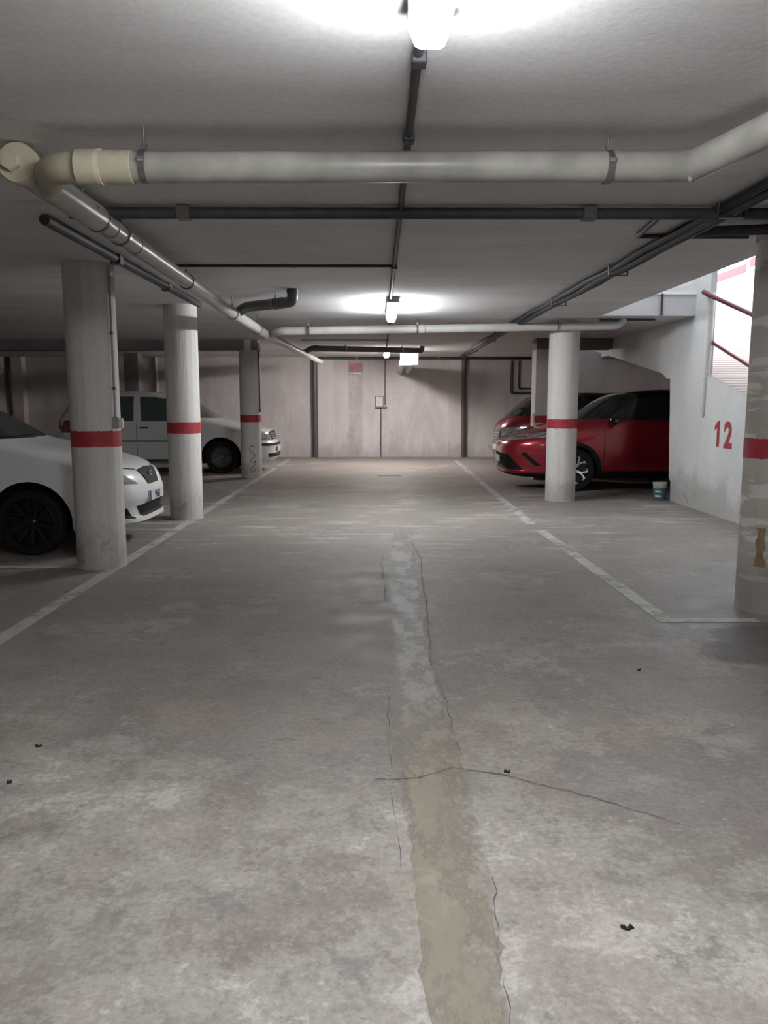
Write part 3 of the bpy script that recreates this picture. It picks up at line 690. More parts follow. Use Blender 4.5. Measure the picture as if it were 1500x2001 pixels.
# paint bucket by the end of the ramp wall
t = thing('paint_bucket', 'teal paint bucket standing at the end of the ramp wall', 'bucket', (4.33, 12.22, 0))
MB().lathe([(0, .0), (.090, .0), (.094, .006), (.100, .19), (.1, .195)], n=32).build('tub', M['bucket'], t)
MB().lathe([(.1, .192), (.103, .245), (.108, .25), (.108, .268), (.104, .275), (.095, .27), (0, .268)], n=32).build('lid', M['bucket_top'], t)
h = [(.108 * math.cos(a), -.03 - .04 * math.sin(a) - .07, .25 + .0 * a - .06 * math.sin(a)) for a in [PI * k / 14 for k in range(15)]]
MB().tube(h, .004, 8).build('handle', M['rod'], t)
for z0, z1 in ((.055, .085), (.125, .15)):
    vs = []; fs = []
    for k in range(7):
        a = math.radians(-150 + k * 9); R = .1015
        vs += [(R * math.cos(a), R * math.sin(a), z0 + .004 * (k % 2)), (R * math.cos(a), R * math.sin(a), z1 - .005 * (k % 2))]
    for k in range(6): fs.append((2 * k, 2 * k + 2, 2 * k + 3, 2 * k + 1))
    MB().add(vs, fs).build('label_mark', M['white_plastic'], t)
# ramp post and red rails
t = thing('ramp_railing', 'red handrail on a white post above the number wall', 'railing', (XS, 11.02, 1.29))
p = MB().tube([(-.02, -.03, 0), (-.02, -.03, .12), (-.005, -.03, .6), (.01, -.03, 1.60), (.01, -.03, 1.66)], [.018, .040, .055, .060, .05], 16).build('post', M['white_plastic'], t)
MB().tube([(-.055, .06, 1.685), (-.05, -.10, 1.63), (.06, -1.35, 1.205), (.06, -4.6, .12)], .032, 14).build('top_rail', M['rail'], t)
MB().tube([(.06, .0, 1.02), (.06, -1.2, .64), (.06, -4.6, -.58)], .024, 12).build('lower_rail', M['rail'], t)
MB().tube([(.06, -3.9, -.50), (.06, -3.9, .33)], .025, 12).build('post', M['rail'], t)
# bits of debris on the floor
def leaf(label, x, y, s):
    b = MB(); vs = [(0, 0, .006)]; n = 9
    for k in range(n):
        a = 2 * PI * k / n; r = s * random.uniform(.35, 1.0); vs.append((r * math.cos(a) * 1.3, r * math.sin(a) * .8, random.uniform(.002, .014)))
    vs2 = [(a, b_, 0.0005) for a, b_, c_ in vs]
    fs = [(0, k + 1, (k + 1) % n + 1) for k in range(n)] + [(n + 1, n + 1 + (k + 1) % n + 1, n + 1 + k + 1) for k in range(n)]
    fs += [(k + 1, n + 1 + k + 1, n + 1 + (k + 1) % n + 1, (k + 1) % n + 1) for k in range(n)]
    o = b.add(vs + vs2, fs).build('dry_leaf', M['leaf'], loc=(x, y, .0)); o['kind'] = 'thing'
    tag(o, label, 'leaf', 'dark leaf scraps on the floor', 'thing')
leaf('dark crumpled leaf scrap low in the photo, right of the trench', .712, 2.105, .016)
leaf('small dark leaf scrap beside the crack right of the trench', .525, 3.085, .014)
leaf('dark scrap on the floor at far left, upper of two', -1.494, 3.34, .012)
leaf('dark scrap on the floor at far left, lower of two', -1.47, 3.005, .012)
leaf('dark scrap on the floor in front of the patchy column', 1.465, 4.33, .014)

# ------------------------------------------------------------------ cars
def pchip(keys):
    xs = [k[0] for k in keys]; yv = [k[1] for k in keys]; n = len(xs)
    h = [xs[i + 1] - xs[i] for i in range(n - 1)]; d = [(yv[i + 1] - yv[i]) / h[i] for i in range(n - 1)]
    m = [d[0]] + [0.0] * (n - 2) + [d[-1]]
    for i in range(1, n - 1):
        if d[i - 1] * d[i] > 0:
            w1 = 2 * h[i] + h[i - 1]; w2 = h[i] + 2 * h[i - 1]; m[i] = (w1 + w2) / (w1 / d[i - 1] + w2 / d[i])
    def f(x):
        if x <= xs[0]: return yv[0]
        if x >= xs[-1]: return yv[-1]
        i = 0
        while x > xs[i + 1]: i += 1
        t = (x - xs[i]) / h[i]
        return ((2 * t**3 - 3 * t**2 + 1) * yv[i] + (t**3 - 2 * t**2 + t) * h[i] * m[i] + (-2 * t**3 + 3 * t**2) * yv[i + 1] + (t**3 - t**2) * h[i] * m[i + 1])
    return f
class Car:
    """body described by plan outlines at rising heights; nose towards +x, origin on the ground below the middle"""
    def __init__(s, L, levels, rear, width, nf=4.2, nr=5.0):
        s.L = L; s.c = L / 2
        s.z0, s.z1 = levels[0][0], levels[-1][0]
        s.xf = pchip(levels); s.xr = pchip(rear); s.w = pchip(width); s.nf, s.nr = nf, nr
        s.zs = sorted({k[0] for k in levels})
    def F(s, z): return s.c + s.xf(z)
    def R(s, z): return -s.c + s.xr(z)
    def front(s, y, z):
        w = s.w(z); F, R = s.F(z), s.R(z); xm = (F + R) / 2; q = min(.995, abs(y) / w)
        return Vector((xm + (F - xm) * (1 - q ** s.nf) ** (1 / s.nf), y, z))
    def back(s, y, z):
        w = s.w(z); F, R = s.F(z), s.R(z); xm = (F + R) / 2; q = min(.995, abs(y) / w)
        return Vector((xm + (R - xm) * (1 - q ** s.nr) ** (1 / s.nr), y, z))
    def side(s, x, z, sg):
        w = s.w(z); F, R = s.F(z), s.R(z); xm = (F + R) / 2
        n = s.nf if x > xm else s.nr; q = (x - xm) / (F - xm) if x > xm else (x - xm) / (R - xm)
        return Vector((x, sg * w * max(0.0, 1 - min(.999, q) ** n) ** (1 / n), z))
    def body(s, mats, root, arches, split=None):
        zz = []
        for a, b in zip(s.zs, s.zs[1:]):
            k = max(1, int((b - a) / .03)); zz += [a + (b - a) * i / k for i in range(k)]
        zz.append(s.zs[-1]); rings = []; K = 18
        for z in zz:
            F, R, w = s.F(z), s.R(z), s.w(z); xm = (F + R) / 2; half = []
            for i in range(K + 1):
                th = PI / 2 * i / K; half.append((xm + (F - xm) * max(0, math.cos(th)) ** (2 / s.nf), w * math.sin(th) ** (2 / s.nf)))
            for i in range(1, K + 1):
                th = PI / 2 * (1 - i / K); half.append((xm + (R - xm) * max(0, math.cos(th)) ** (2 / s.nr), w * max(0, math.sin(th)) ** (2 / s.nr)))
            ring = [(x, y, z) for x, y in half] + [(x, -y, z) for x, y in half[-2:0:-1]]
            rings.append(ring)
        b = MB().loft(rings)
        if split:
            for i, f in enumerate(b.f):
                if sum(b.v[q][2] for q in f) / len(f) > split: b.mi[i] = 1
        o = b.build('body', mats, root, sharp=40)
        cut = MB()
        for ax, az, ar in arches:
            for sg in (-1, 1):
                ws = s.w(az); y0, y1 = sorted((sg * (ws - .34), sg * (ws + .3)))
                cut.lathe([(ar, y0), (ar, y1)], (ax, 0, az), 'y', 48)
        co = cut.build('cutter', M['well'])
        md = o.modifiers.new('b', 'BOOLEAN'); md.operation = 'DIFFERENCE'; md.object = co; md.solver = 'EXACT'
        try: md.material_mode = 'TRANSFER'
        except Exception: pass
        co.matrix_world = Matrix.Identity(4)
        save = root.matrix_basis.copy(); root.matrix_basis = Matrix.Identity(4)
        bpy.context.view_layer.update()
        dg = bpy.context.evaluated_depsgraph_get()
        me = bpy.data.meshes.new_from_object(o.evaluated_get(dg)); me.name = 'body'
        o.modifiers.clear(); o.data = me
        me.shade_smooth(); me.set_sharp_from_angle(angle=math.radians(38))
        bpy.data.objects.remove(co); root.matrix_basis = save
        return o
    def patch(s, name, kind, low, up, mat, root, nu=14, nv=6, off=.006, th=.012, sg=1, label=None):
        """panel lying on the body between two polylines; kind front/back: (y, z) points, side: (x, z) points"""
        def rs(pl, t):
            L = [0]
            for a, b in zip(pl, pl[1:]): L.append(L[-1] + math.hypot(b[0] - a[0], b[1] - a[1]))
            q = t * L[-1]
            for i in range(len(pl) - 1):
                if q <= L[i + 1] + 1e-9:
                    k = (q - L[i]) / max(1e-9, L[i + 1] - L[i]); return (pl[i][0] + (pl[i + 1][0] - pl[i][0]) * k, pl[i][1] + (pl[i + 1][1] - pl[i][1]) * k)
            return pl[-1]
        S = {'front': s.front, 'back': s.back, 'side': lambda a, z: s.side(a, z, sg)}[kind]
        e = .004; top = []; bot = []
        for j in range(nv + 1):
            for i in range(nu + 1):
                a = rs(low, i / nu); b = rs(up, i / nu); t = j / nv
                u, z = a[0] + (b[0] - a[0]) * t, a[1] + (b[1] - a[1]) * t
                p = S(u, z); du = S(u + e, z) - S(u - e, z); dz = S(u, z + e) - S(u, z - e); n = du.cross(dz)
                if n.length < 1e-9: n = Vector((1, 0, 0))
                n.normalize()
                ref = {'front': Vector((1, 0, .3)), 'back': Vector((-1, 0, .3)), 'side': Vector((0, sg, .1))}[kind]
                if n.dot(ref) < 0: n = -n
                top.append(p + n * off); bot.append(p + n * (off - th))
        N = nu + 1; fs = []; T = len(top)
        for j in range(nv):
            for i in range(nu):
                a = j * N + i; fs.append((a, a + 1, a + N + 1, a + N)); fs.append((T + a, T + a + N, T + a + N + 1, T + a + 1))
        edge = [i for i in range(nu)] + [j * N + nu for j in range(nv)] + [nv * N + i for i in range(nu, 0, -1)] + [j * N for j in range(nv, 0, -1)]
        for a, b in zip(edge, edge[1:] + edge[:1]): fs.append((a, T + a, T + b, b))
        o = MB().add(top + bot, fs).build(name, mat, root, sharp=50)
        if label: o['label'] = label
        return o

def wheel(root, x, y, r, rw, sg, style, rim_mat):
    """rim with its tyre, spokes and cap; sg = side of the car the face looks to"""
    W = .205; h = W / 2
    def prof(pts): return [(a, b_ * sg) for a, b_ in pts]
    rim = MB().lathe(prof([(rw * .93, -h * .9), (rw + .008, -h * .92), (rw + .008, h * .86), (rw - .002, h * .90), (rw * .955, h * .80), (rw * .93, h * .15), (rw * .25, h * .08), (0, h * .08)]), n=40).build('wheel', [M['rim_black'] if style != 'van' else M['rim_grey']][0], root)
    rim.location = (x, y, r); rim.rotation_euler = (-PI / 2, 0, 0)
    # lathe axis z -> car axis y after the rotation; keep local z = outward
    MB().lathe(prof([(rw, -h * .85), (rw + .012, -h * .98), (r * .93, -h), (r * .985, -h * .86), (r, -h * .62), (r, h * .62), (r * .985, h * .86), (r * .93, h), (rw + .012, h * .98), (rw, h * .85), (rw, -h * .85)]), n=56, caps=False).build('tyre', M['tyre'], rim)
    def spoke(a0, r0, r1, w0, w1, bend=0.0, dz=0.0):
        vs = []; K = 5
        for i in range(K + 1):
            t = i / K; rr = r0 + (r1 - r0) * t; aa = a0 + bend * t; wd = w0 + (w1 - w0) * t
            zf = (h * (.52 + .26 * t) + dz) * sg; zb = (h * (.22 + .3 * t)) * sg
            ux, uy = math.cos(aa), math.sin(aa); px, py = -uy, ux
            vs += [(rr * ux + px * wd, rr * uy + py * wd, zf), (rr * ux - px * wd, rr * uy - py * wd, zf), (rr * ux - px * wd * 1.15, rr * uy - py * wd * 1.15, zb), (rr * ux + px * wd * 1.15, rr * uy + py * wd * 1.15, zb)]
        fs = [(3, 2, 1, 0), tuple(range(len(vs) - 4, len(vs)))]
        for i in range(K):
            for k in range(4): fs.append((4 * i + k, 4 * i + (k + 1) % 4, 4 * i + 4 + (k + 1) % 4, 4 * i + 4 + k))
        return MB().add(vs, fs)
    if style == 'star':
        for k in range(10): spoke(2 * PI * k / 10 + .2, rw * .17, rw * .96, .017, .011, .06).build('spoke', rim_mat, rim)
    elif style == 'fork':
        for k in range(5):
            a = 2 * PI * k / 5 + .25
            b = spoke(a, rw * .16, rw * .60, .020, .017)
            for d in (-1, 1):
                q = spoke(a + d * .02, rw * .52, rw * .965, .014, .013, d * .30); b.add(q.v, q.f)
                e = spoke(a + d * .30, rw * .90, rw * .97, .035, .045); b.add(e.v, e.f)
            b.build('spoke', rim_mat, rim)
    else:
        for k in range(7): spoke(2 * PI * k / 7, rw * .2, rw * .95, .022, .012).build('spoke', rim_mat, rim)
    MB().lathe(prof([(rw * .20, h * .10), (rw * .20, h * .60), (rw * .15, h * .68), (0, h * .70)]), n=24).build('hub_cap', rim_mat, rim)
    return rim

def mirror(root, x, y, z, sg, mat):
    m = MB(); rings = []
    for k in range(9):
        t = k / 8; yy = sg * (.02 + .21 * t); q = math.sin(PI * (.12 + .80 * t)) ** .5
        rings.append([(x + .062 * q * math.cos(a) - .03 * t, y + yy, z + .075 * q * math.sin(a) + .02) for a in [2 * PI * i / 16 for i in range(16)]])
    o = m.loft(rings).build('door_mirror', mat, root)
    MB().box((x - .03, min(y - sg * .06, y + sg * .05), z - .03), (x + .03, max(y - sg * .06, y + sg * .05), z + .015), .01).build('stalk', M['trim_black'], o)
    MB().box((x - .075, min(y + sg * .05, y + sg * .2), z - .03), (x - .062, max(y + sg * .05, y + sg * .2), z + .075), .004).build('mirror_glass', M['glass'], o)
    return o
def plate(root, x, z, text, w=.52, h=.11, tilt=0.0):
    o = MB().box((x - .012, -w / 2, z - h / 2), (x + .006, w / 2, z + h / 2), .004).build('number_plate', M['plate'], root)
    MB().box((x + .004, -w / 2 + .003, z - h / 2 + .004), (x + .0085, -w / 2 + .043, z + h / 2 - .004)).build('blue_band', M['plate_blue'], o)
    if text: text_mesh('plate_characters', text, M['plate_text'], o, Matrix(((0, 0, 1, x + .008), (1, 0, 0, .02), (0, 1, 0, z), (0, 0, 0, 1))), .105, .002, .82, .001)
    return o
def windows(C, root, mat, ws, sides, rw):
    C.patch('windshield', 'front', *ws, mat, root, 18, 8, .005)
    for sg in (-1, 1):
        for lo, up in sides: C.patch('side_window', 'side', lo, up, mat, root, 10, 6, .005, sg=sg)
    C.patch('rear_window', 'back', *rw, mat, root, 14, 6, .005)
def common(C, root, arches, y_wheel, r, rw, style, rm, door_x, belt, handle, paint, gap_mat):
    for ax, az, ar in arches:
        for sg in (-1, 1): wheel(root, ax, sg * y_wheel, r, rw, sg, style, rm)
    for sg in (-1, 1):
        for x in door_x:
            C.patch('door_gap', 'side', [(x, .30), (x, .30 + .001)], [(x + .001, belt), (x + .001, belt + .001)], gap_mat, root, 1, 1, .001, .006, sg) if False else C.patch('door_gap', 'side', [(x - .004, .30), (x + .004, .30)], [(x - .004, belt), (x + .004, belt)], gap_mat, root, 1, 12, .0015, .006, sg)
        for hx, hz in handle:
            p = C.side(hx, hz, sg); MB().box((hx - .09, min(p.y - sg * .01, p.y + sg * .03), hz - .014), (hx + .09, max(p.y - sg * .01, p.y + sg * .03), hz + .014), .008).build('door_handle', paint, root)

# --- white hatchback (left, close)
C = Car(4.15, [(.19, -.30), (.25, -.07), (.285, .0), (.32, -.004), (.345, -.045), (.46, -.03), (.50, -.004), (.56, 0), (.64, -.022), (.72, -.055), (.79, -.10), (.84, -.17), (.90, -.31), (.98, -.60), (1.05, -.92), (1.105, -1.21), (1.13, -1.28), (1.30, -1.58), (1.44, -1.88), (1.485, -2.10), (1.51, -2.45), (1.52, -2.75)],
        [(.19, .12), (.4, .02), (.8, 0), (1.05, .04), (1.15, .12), (1.44, .50), (1.5, .75), (1.52, 1.15)],
        [(.19, .73), (.25, .80), (.32, .83), (.6, .855), (.8, .86), (.95, .855), (1.05, .845), (1.11, .825), (1.14, .79), (1.44, .625), (1.485, .56), (1.51, .42), (1.52, .22)])
root = thing('car', 'white hatchback with black wheels parked behind the scuffed column', 'car', (-2.41 - C.c, 8.585, 0))
A = [(C.c - 1.005, .335, .395), (C.c - 3.55, .335, .385)]
C.body([M['car_white'], M['car_black'], M['well']], root, A)
windows(C, root, M['glass'], ([(-.72, 1.135), (0, 1.125), (.72, 1.135)], [(-.55, 1.45), (0, 1.475), (.55, 1.45)]),
        [([(C.c - 2.75, 1.15), (C.c - 1.70, 1.13)], [(C.c - 2.72, 1.425), (C.c - 2.15, 1.42)]), ([(C.c - 3.65, 1.17), (C.c - 2.83, 1.15)], [(C.c - 3.30, 1.42), (C.c - 2.80, 1.425)])],
        ([(-.62, 1.17), (.62, 1.17)], [(-.50, 1.43), (.50, 1.43)]))
common(C, root, A, .75, .325, .235, 'star', M['rim_black'], (C.c - 1.62, C.c - 2.80), 1.10, [(C.c - 2.6, .96)], M['car_white'], M['trim_black'])
gr = C.patch('grille', 'front', [(-.17, .645), (.17, .645)], [(-.29, .80), (0, .812), (.29, .80)], M['trim_black'], root, 14, 6, .008, .02)
for k in range(5):
    z = .668 + k * .026; hw = .18 + .11 * (z - .645) / .155 - .012
    C.patch('grille_bar', 'front', [(-hw, z), (hw, z)], [(-hw, z + .006), (hw, z + .006)], M['trim_black'], gr, 10, 1, .011, .006)
xg = C.front(0, .73).x + .012
em = MB()
em.tube(fillet([(xg, .045, .775), (xg, -.04, .765), (xg, -.045, .735), (xg, .045, .728), (xg, .045, .70), (xg, -.045, .69)], .02, 4), .008, 8)
em.build('emblem', M['chrome'], gr)['label'] = 'chrome emblem'
for sg in (-1, 1):
    hl = C.patch('headlight', 'front', [(sg * .43, .672), (sg * .60, .682), (sg * .735, .695)], [(sg * .47, .70), (sg * .58, .79), (sg * .755, .852)], M['lamp_glass'], root, 12, 6, .007, .02)
    q = C.front(sg * .66, .765); MB().lathe([(0, .012), (.03, .012), (.04, .004), (.042, -.02)], (q.x - .002, q.y, q.z), 'x', 20).build('lens', M['chrome'], hl)
    C.patch('bumper_intake', 'front', [(sg * .50, .325), (sg * .72, .335)], [(sg * .57, .435), (sg * .76, .45)], M['trim_black'], root, 8, 4, .006, .015)
    C.patch('hood_gap', 'front', [(sg * .28, .806), (sg * .55, .838), (sg * .74, .868)], [(sg * .28, .811), (sg * .55, .844), (sg * .74, .876)], M['trim_black'], root, 12, 1, .002, .005)
    C.patch('tail_light', 'back', [(sg * .55, .80), (sg * .82, .80)], [(sg * .60, .98), (sg * .81, .98)], M['tail'], root, 6, 4, .006)
    mirror(root, C.c - 1.78, sg * .83, 1.10, sg, M['car_white'])
    C.patch('indicator', 'side', [(C.c - 1.52, .92), (C.c - 1.44, .92)], [(C.c - 1.52, .945), (C.c - 1.44, .945)], M['lamp_glass'], root, 2, 2, .004, .008, sg)
C.patch('lower_grille', 'front', [(-.36, .33), (.36, .33)], [(-.46, .445), (0, .455), (.46, .445)], M['trim_black'], root, 16, 5, .006, .015)
plate(root, C.c + .008, .525, '9563')
C.patch('wiper', 'front', [(-.6, 1.135), (.1, 1.14)], [(-.6, 1.143), (.1, 1.152)], M['trim_black'], root, 10, 1, .014, .01)

# --- white van-like car (left, far)
C = Car(4.66, [(.20, -.28), (.26, -.05), (.33, -.01), (.48, -.02), (.56, 0), (.62, -.012), (.66, -.06), (.74, -.085), (.84, -.12), (.90, -.20), (.95, -.40), (1.02, -.72), (1.09, -1.02), (1.13, -1.20), (1.155, -1.27), (1.36, -1.62), (1.60, -2.03), (1.66, -2.22), (1.71, -2.6), (1.735, -3.0)],
        [(.2, .1), (.4, .02), (.7, 0), (1.0, .05), (1.15, .10), (1.4, .28), (1.62, .40), (1.69, .6), (1.735, 1.1)],
        [(.2, .78), (.27, .85), (.4, .875), (.9, .885), (1.05, .88), (1.12, .865), (1.60, .765), (1.66, .70), (1.71, .56), (1.735, .3)], 4.4, 7)
root = thing('car', 'white compact van parked between the second and third left columns', 'car', (-2.22 - C.c, 17.73, 0))
A = [(C.c - 1.11, .35, .415), (C.c - 3.82, .35, .40)]
C.body([M['car_white_warm'], M['car_black'], M['well']], root, A)
windows(C, root, M['glass_pale'], ([(-.76, 1.165), (0, 1.15), (.76, 1.165)], [(-.64, 1.60), (0, 1.62), (.64, 1.60)]),
        [([(C.c - 2.755, 1.10), (C.c - 2.2, 1.10), (C.c - 1.62, 1.13)], [(C.c - 2.79, 1.605), (C.c - 2.45, 1.60), (C.c - 2.25, 1.55)]), ([(C.c - 3.55, 1.10), (C.c - 2.92, 1.10)], [(C.c - 3.53, 1.605), (C.c - 2.92, 1.61)])],
        ([(-.66, 1.12), (.66, 1.12)], [(-.58, 1.58), (.58, 1.58)]))
common(C, root, A, .775, .345, .225, 'van', M['rim_grey'], (C.c - 1.60, C.c - 2.86, C.c - 3.62), 1.08, [(C.c - 2.70, .965)], M['trim_black'], M['trim_black'])
for sg in (-1, 1):
    C.patch('side_trim', 'side', [(C.c - 3.38, .672), (C.c - 1.56, .672)], [(C.c - 3.38, .697), (C.c - 1.56, .697)], M['trim_black'], root, 20, 1, .010, .016, sg)
    C.patch('sill_trim', 'side', [(C.c - 3.38, .24), (C.c - 1.56, .24)], [(C.c - 3.38, .30), (C.c - 1.56, .30)], M['trim_black'], root, 20, 1, .006, .016, sg)
    C.patch('window_pillar', 'side', [(C.c - 2.03, 1.11), (C.c - 1.97, 1.11)], [(C.c - 2.28, 1.57), (C.c - 2.23, 1.57)], M['trim_black'], root, 2, 4, .009, .01, sg)
    C.patch('headlight', 'front', [(sg * .42, .68), (sg * .76, .70)], [(sg * .48, .86), (sg * .77, .90)], M['lamp_glass'], root, 10, 5, .007, .02)
    C.patch('tail_light', 'back', [(sg * .78, .86), (sg * .875, .86)], [(sg * .80, 1.12), (sg * .865, 1.12)], M['tail'], root, 5, 5, .006)
    C.patch('tail_light_wrap', 'side', [(-C.c + .03, .95), (-C.c + .22, .93)], [(-C.c + .10, 1.12), (-C.c + .16, 1.12)], M['tail'], root, 5, 5, .006, .012, sg)
    mirror(root, C.c - 1.72, sg * .87, 1.13, sg, M['trim_black'])
    C.patch('indicator', 'side', [(C.c - 1.58, .86), (C.c - 1.50, .86)], [(C.c - 1.58, .885), (C.c - 1.50, .885)], M['trim_black'], root, 2, 2, .004, .008, sg)
gr = C.patch('grille', 'front', [(-.40, .70), (.40, .70)], [(-.46, .86), (0, .875), (.46, .86)], M['trim_black'], root, 14, 5, .007, .018)
for z in (.725, .77, .815): C.patch('grille_bar', 'front', [(-.40, z), (.40, z)], [(-.41, z + .018), (.41, z + .018)], M['chrome'], gr, 14, 1, .012, .010)
C.patch('bumper_gap', 'front', [(-.72, .575), (.72, .575)], [(-.72, .625), (.72, .625)], M['trim_black'], root, 18, 2, .006, .012)
C.patch('lower_grille', 'front', [(-.62, .33), (.62, .33)], [(-.62, .41), (.62, .41)], M['trim_black'], root, 18, 2, .006, .012)
plate(root, C.c + .008, .495, '')
pt = C.side(C.c - 2.25, 1.2, -1)

# --- red crossover (right)
C = Car(4.60, [(.21, -.32), (.26, -.10), (.30, -.02), (.33, -.005), (.36, -.05), (.55, -.03), (.62, -.0), (.72, -.01), (.80, -.035), (.85, -.085), (.90, -.18), (.96, -.34), (1.04, -.58), (1.12, -.90), (1.18, -1.18), (1.21, -1.28), (1.40, -1.58), (1.60, -1.93), (1.665, -2.16), (1.71, -2.55), (1.725, -2.95)],
        [(.21, .2), (.5, .02), (.9, 0), (1.15, .08), (1.3, .28), (1.6, .95), (1.70, 1.3), (1.725, 1.5)],
        [(.21, .76), (.30, .84), (.5, .885), (.75, .905), (.95, .90), (1.1, .885), (1.18, .86), (1.22, .81), (1.60, .64), (1.665, .56), (1.71, .40), (1.725, .2)], 4.0, 4.5)
root = thing('car', 'glossy red crossover with a black roof behind the clean white column', 'car', (2.13 + C.c, 14.32, 0), PI)
A = [(C.c - 1.16, .36, .415), (C.c - 3.90, .36, .41)]
C.body([M['car_red'], M['car_black'], M['well']], root, A, 1.235)
windows(C, root, M['glass'], ([(-.74, 1.215), (0, 1.205), (.74, 1.215)], [(-.57, 1.605), (0, 1.63), (.57, 1.605)]),
        [([(C.c - 2.75, 1.20), (C.c - 1.72, 1.20)], [(C.c - 2.75, 1.585), (C.c - 2.25, 1.57)]), ([(C.c - 3.60, 1.24), (C.c - 2.82, 1.20)], [(C.c - 3.20, 1.56), (C.c - 2.82, 1.585)])],
        ([(-.6, 1.25), (.6, 1.25)], [(-.5, 1.56), (.5, 1.56)]))
common(C, root, A, .795, .36, .255, 'fork', M['rim_silver'], (C.c - 1.66, C.c - 2.80), 1.16, [(C.c - 2.62, 1.0)], M['car_red'], M['trim_black'])
for sg in (-1, 1):
    for ax, az, ar in A:
        r0, r1 = ar - .002, ar + .055
        lo = [(ax + r0 * math.cos(a), max(.24, az + r0 * math.sin(a))) for a in [PI * (-.10 + 1.20 * k / 30) for k in range(31)]]
        up = [(ax + r1 * math.cos(a), max(.24, az + r1 * math.sin(a))) for a in [PI * (-.10 + 1.20 * k / 30) for k in range(31)]]
        C.patch('wheel_arch_trim', 'side', lo, up, M['trim_black'], root, 40, 2, .012, .03, sg)
    C.patch('sill_trim', 'side', [(C.c - 3.45, .22), (C.c - 1.60, .22)], [(C.c - 3.45, .34), (C.c - 1.60, .34)], M['trim_black'], root, 20, 2, .010, .02, sg)
    hl = C.patch('headlight', 'front', [(sg * .22, .845), (sg * .50, .85), (sg * .80, .895)], [(sg * .25, .868), (sg * .55, .945), (sg * .845, 1.02)], M['lamp_glass_clear'], root, 16, 6, .008, .02)
    for yy, zz in ((.54, .875), (.64, .893), (.73, .912)):
        C.patch('lens', 'front', [(sg * yy, zz), (sg * (yy + .035), zz + .004)], [(sg * (yy + .04), zz + .05), (sg * (yy + .07), zz + .054)], M['chrome'], hl, 3, 3, .012, .010)
    C.patch('bumper_intake', 'front', [(sg * .775, .42), (sg * .80, .43)], [(sg * .725, .64), (sg * .76, .65)], M['trim_black'], root, 4, 6, .006, .015)
    C.patch('tail_light', 'back', [(sg * .5, .95), (sg * .86, .95)], [(sg * .5, 1.06), (sg * .84, 1.06)], M['tail'], root, 6, 4, .006)
    mirror(root, C.c - 1.76, sg * .875, 1.17, sg, M['car_black'])
C.patch('lower_grille', 'front', [(-.70, .345), (.70, .345)], [(-.56, .61), (0, .63), (.56, .61)], M['trim_black'], root, 18, 7, .006, .02)
C.patch('upper_grille', 'front', [(-.30, .825), (.30, .825)], [(-.30, .85), (.30, .85)], M['trim_black'], root, 12, 1, .007, .015)
C.patch('bumper_lip', 'front', [(-.80, .225), (.80, .225)], [(-.82, .285), (0, .29), (.82, .285)], M['trim_black'], root, 20, 2, .008, .015)
plate(root, C.c + .012, .52, '')
em = MB()
xg = C.front(0, .775).x + .01
em.tube([(xg, .07 * math.cos(a), .765 + .045 * math.sin(a)) for a in [2 * PI * k / 24 for k in range(25)]], .007, 8, caps=False)
em.tube([(xg, .03 * math.cos(a), .772 + .042 * math.sin(a)) for a in [2 * PI * k / 20 for k in range(21)]], .006, 8, caps=False)
em.build('emblem', M['chrome'], root)['label'] = 'chrome oval emblem'

# --- dark car behind it
C = Car(4.0, [(.22, -.2), (.30, -.03), (.45, 0), (.7, -.01), (.92, -.02), (1.02, -.06), (1.12, -.14), (1.18, -.22), (1.215, -.27), (1.40, -.46), (1.58, -.70), (1.65, -.92), (1.69, -1.4), (1.705, -2.0)],
        [(.22, .15), (.5, .02), (1.0, 0), (1.2, .08), (1.55, .30), (1.66, .5), (1.70, .9)],
        [(.22, .74), (.35, .82), (.7, .845), (1.0, .84), (1.14, .82), (1.2, .79), (1.56, .68), (1.64, .60), (1.685, .45), (1.705, .2)], 4.0, 6)
root = thing('car', 'dark red car half hidden beyond the red crossover', 'car', (2.50 + C.c, 17.25, 0), PI)
A = [(C.c - .78, .33, .385), (C.c - 3.30, .33, .385)]
C.body([M['car_dark_red'], M['car_black'], M['well']], root, A, 1.23)
windows(C, root, M['glass'], ([(-.72, 1.215), (0, 1.205), (.72, 1.215)], [(-.60, 1.56), (0, 1.58), (.60, 1.56)]),
        [([(C.c - 2.1, 1.21), (C.c - .80, 1.21)], [(C.c - 2.1, 1.55), (C.c - 1.12, 1.54)]), ([(C.c - 3.4, 1.21), (C.c - 2.17, 1.21)], [(C.c - 3.25, 1.53), (C.c - 2.17, 1.55)])],
        ([(-.6, 1.22), (.6, 1.22)], [(-.55, 1.52), (.55, 1.52)]))
common(C, root, A, .74, .32, .22, 'van', M['rim_grey'], (C.c - 1.15, C.c - 2.13), 1.16, [(C.c - 1.95, 1.0)], M['car_dark_red'], M['trim_black'])
gr = C.patch('grille', 'front', [(-.40, .70), (.40, .70)], [(-.44, .92), (.44, .92)], M['rim_grey'], root, 14, 5, .008, .018)
for z in (.74, .79, .84): C.patch('grille_bar', 'front', [(-.38, z), (.38, z)], [(-.38, z + .02), (.38, z + .02)], M['chrome'], gr, 12, 1, .013, .01)
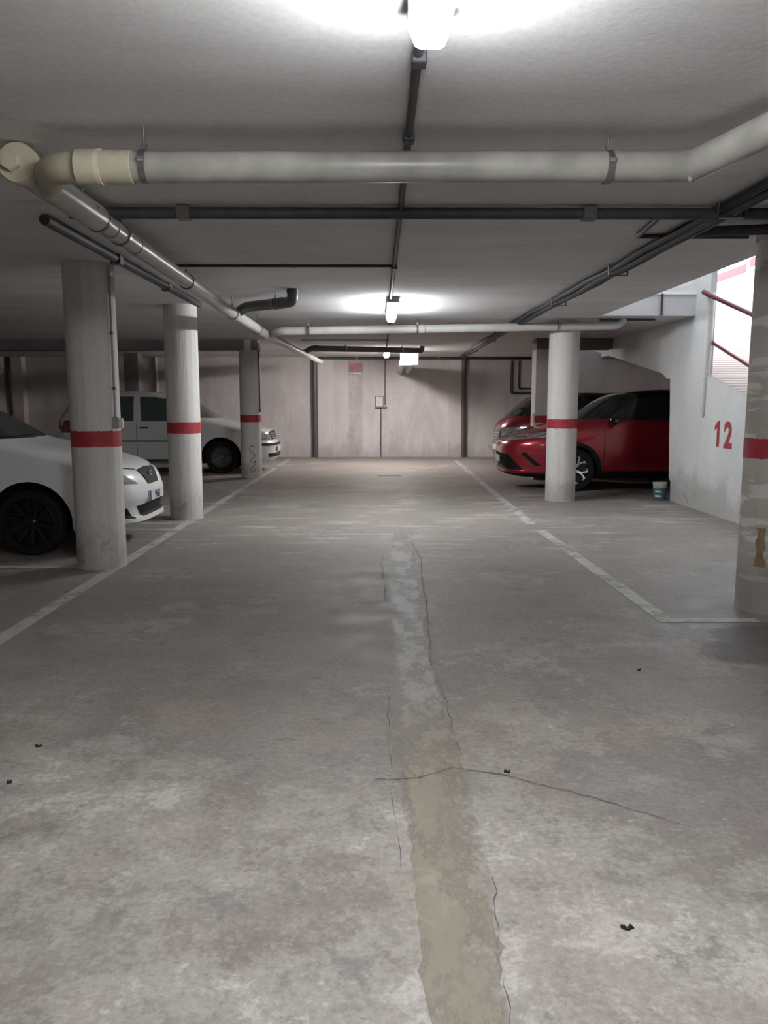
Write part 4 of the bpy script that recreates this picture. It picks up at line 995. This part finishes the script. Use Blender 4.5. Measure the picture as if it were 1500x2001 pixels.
for sg in (-1, 1):
    C.patch('headlight', 'front', [(sg * .46, .78), (sg * .76, .80)], [(sg * .48, .96), (sg * .77, .99)], M['lamp_glass_clear'], root, 10, 5, .007, .02)
    C.patch('tail_light', 'back', [(sg * .62, .85), (sg * .80, .85)], [(sg * .64, 1.1), (sg * .79, 1.1)], M['tail'], root, 6, 4, .006)
    mirror(root, C.c - .90, sg * .80, 1.19, sg, M['car_black'])
plate(root, C.c + .008, .55, '')

# ------------------------------------------------------------------ light, sky, camera
for nm, st in (('cool_lamp_glow', 142.0), ('warm_lamp_glow', 255.0)):
    bpy.data.materials[nm].node_tree.nodes['Principled BSDF'].inputs['Emission Strength'].default_value = st
wd = bpy.data.worlds.new('daylight'); SC.world = wd; wd.use_nodes = True
bg = wd.node_tree.nodes['Background']; bg.inputs[0].default_value = (0.86, 0.93, 1.0, 1); bg.inputs[1].default_value = 12.0
la = bpy.data.lights.new('sky_portal', 'AREA'); la.shape = 'RECTANGLE'; la.size = 3.0; la.size_y = 12.0; la.cycles.is_portal = True
lo = bpy.data.objects.new('sky_portal', la); COL.objects.link(lo); lo.location = (4.6, 16.6, 5.4)

cam = bpy.data.cameras.new('camera'); cam.sensor_fit = 'HORIZONTAL'; cam.sensor_width = 36.0; cam.lens = 36.0 * 1560 / 1500
co = bpy.data.objects.new('camera', cam); COL.objects.link(co)
co.location = (0, 0, 1.5)
pitch = math.atan(215 / 1560); yaw = math.atan(10 / 1560 * math.cos(pitch))
co.rotation_euler = (PI / 2 - pitch, 0, -yaw)
cam.clip_start = 0.05
SC.camera = co
SC.view_settings.view_transform = 'Standard'; SC.view_settings.look = 'None'
SC.view_settings.exposure = 0.0; SC.view_settings.gamma = 1.0; SC.view_settings.use_curve_mapping = False
SC.cycles.use_denoising = True
SC.cycles.max_bounces = 6; SC.cycles.diffuse_bounces = 4; SC.cycles.transparent_max_bounces = 6
SC.cycles.sample_clamp_indirect = 6.0
SC.cycles.caustics_reflective = False; SC.cycles.caustics_refractive = False
SC.cycles.use_adaptive_sampling = True; SC.cycles.adaptive_threshold = 0.04; SC.cycles.adaptive_min_samples = 24
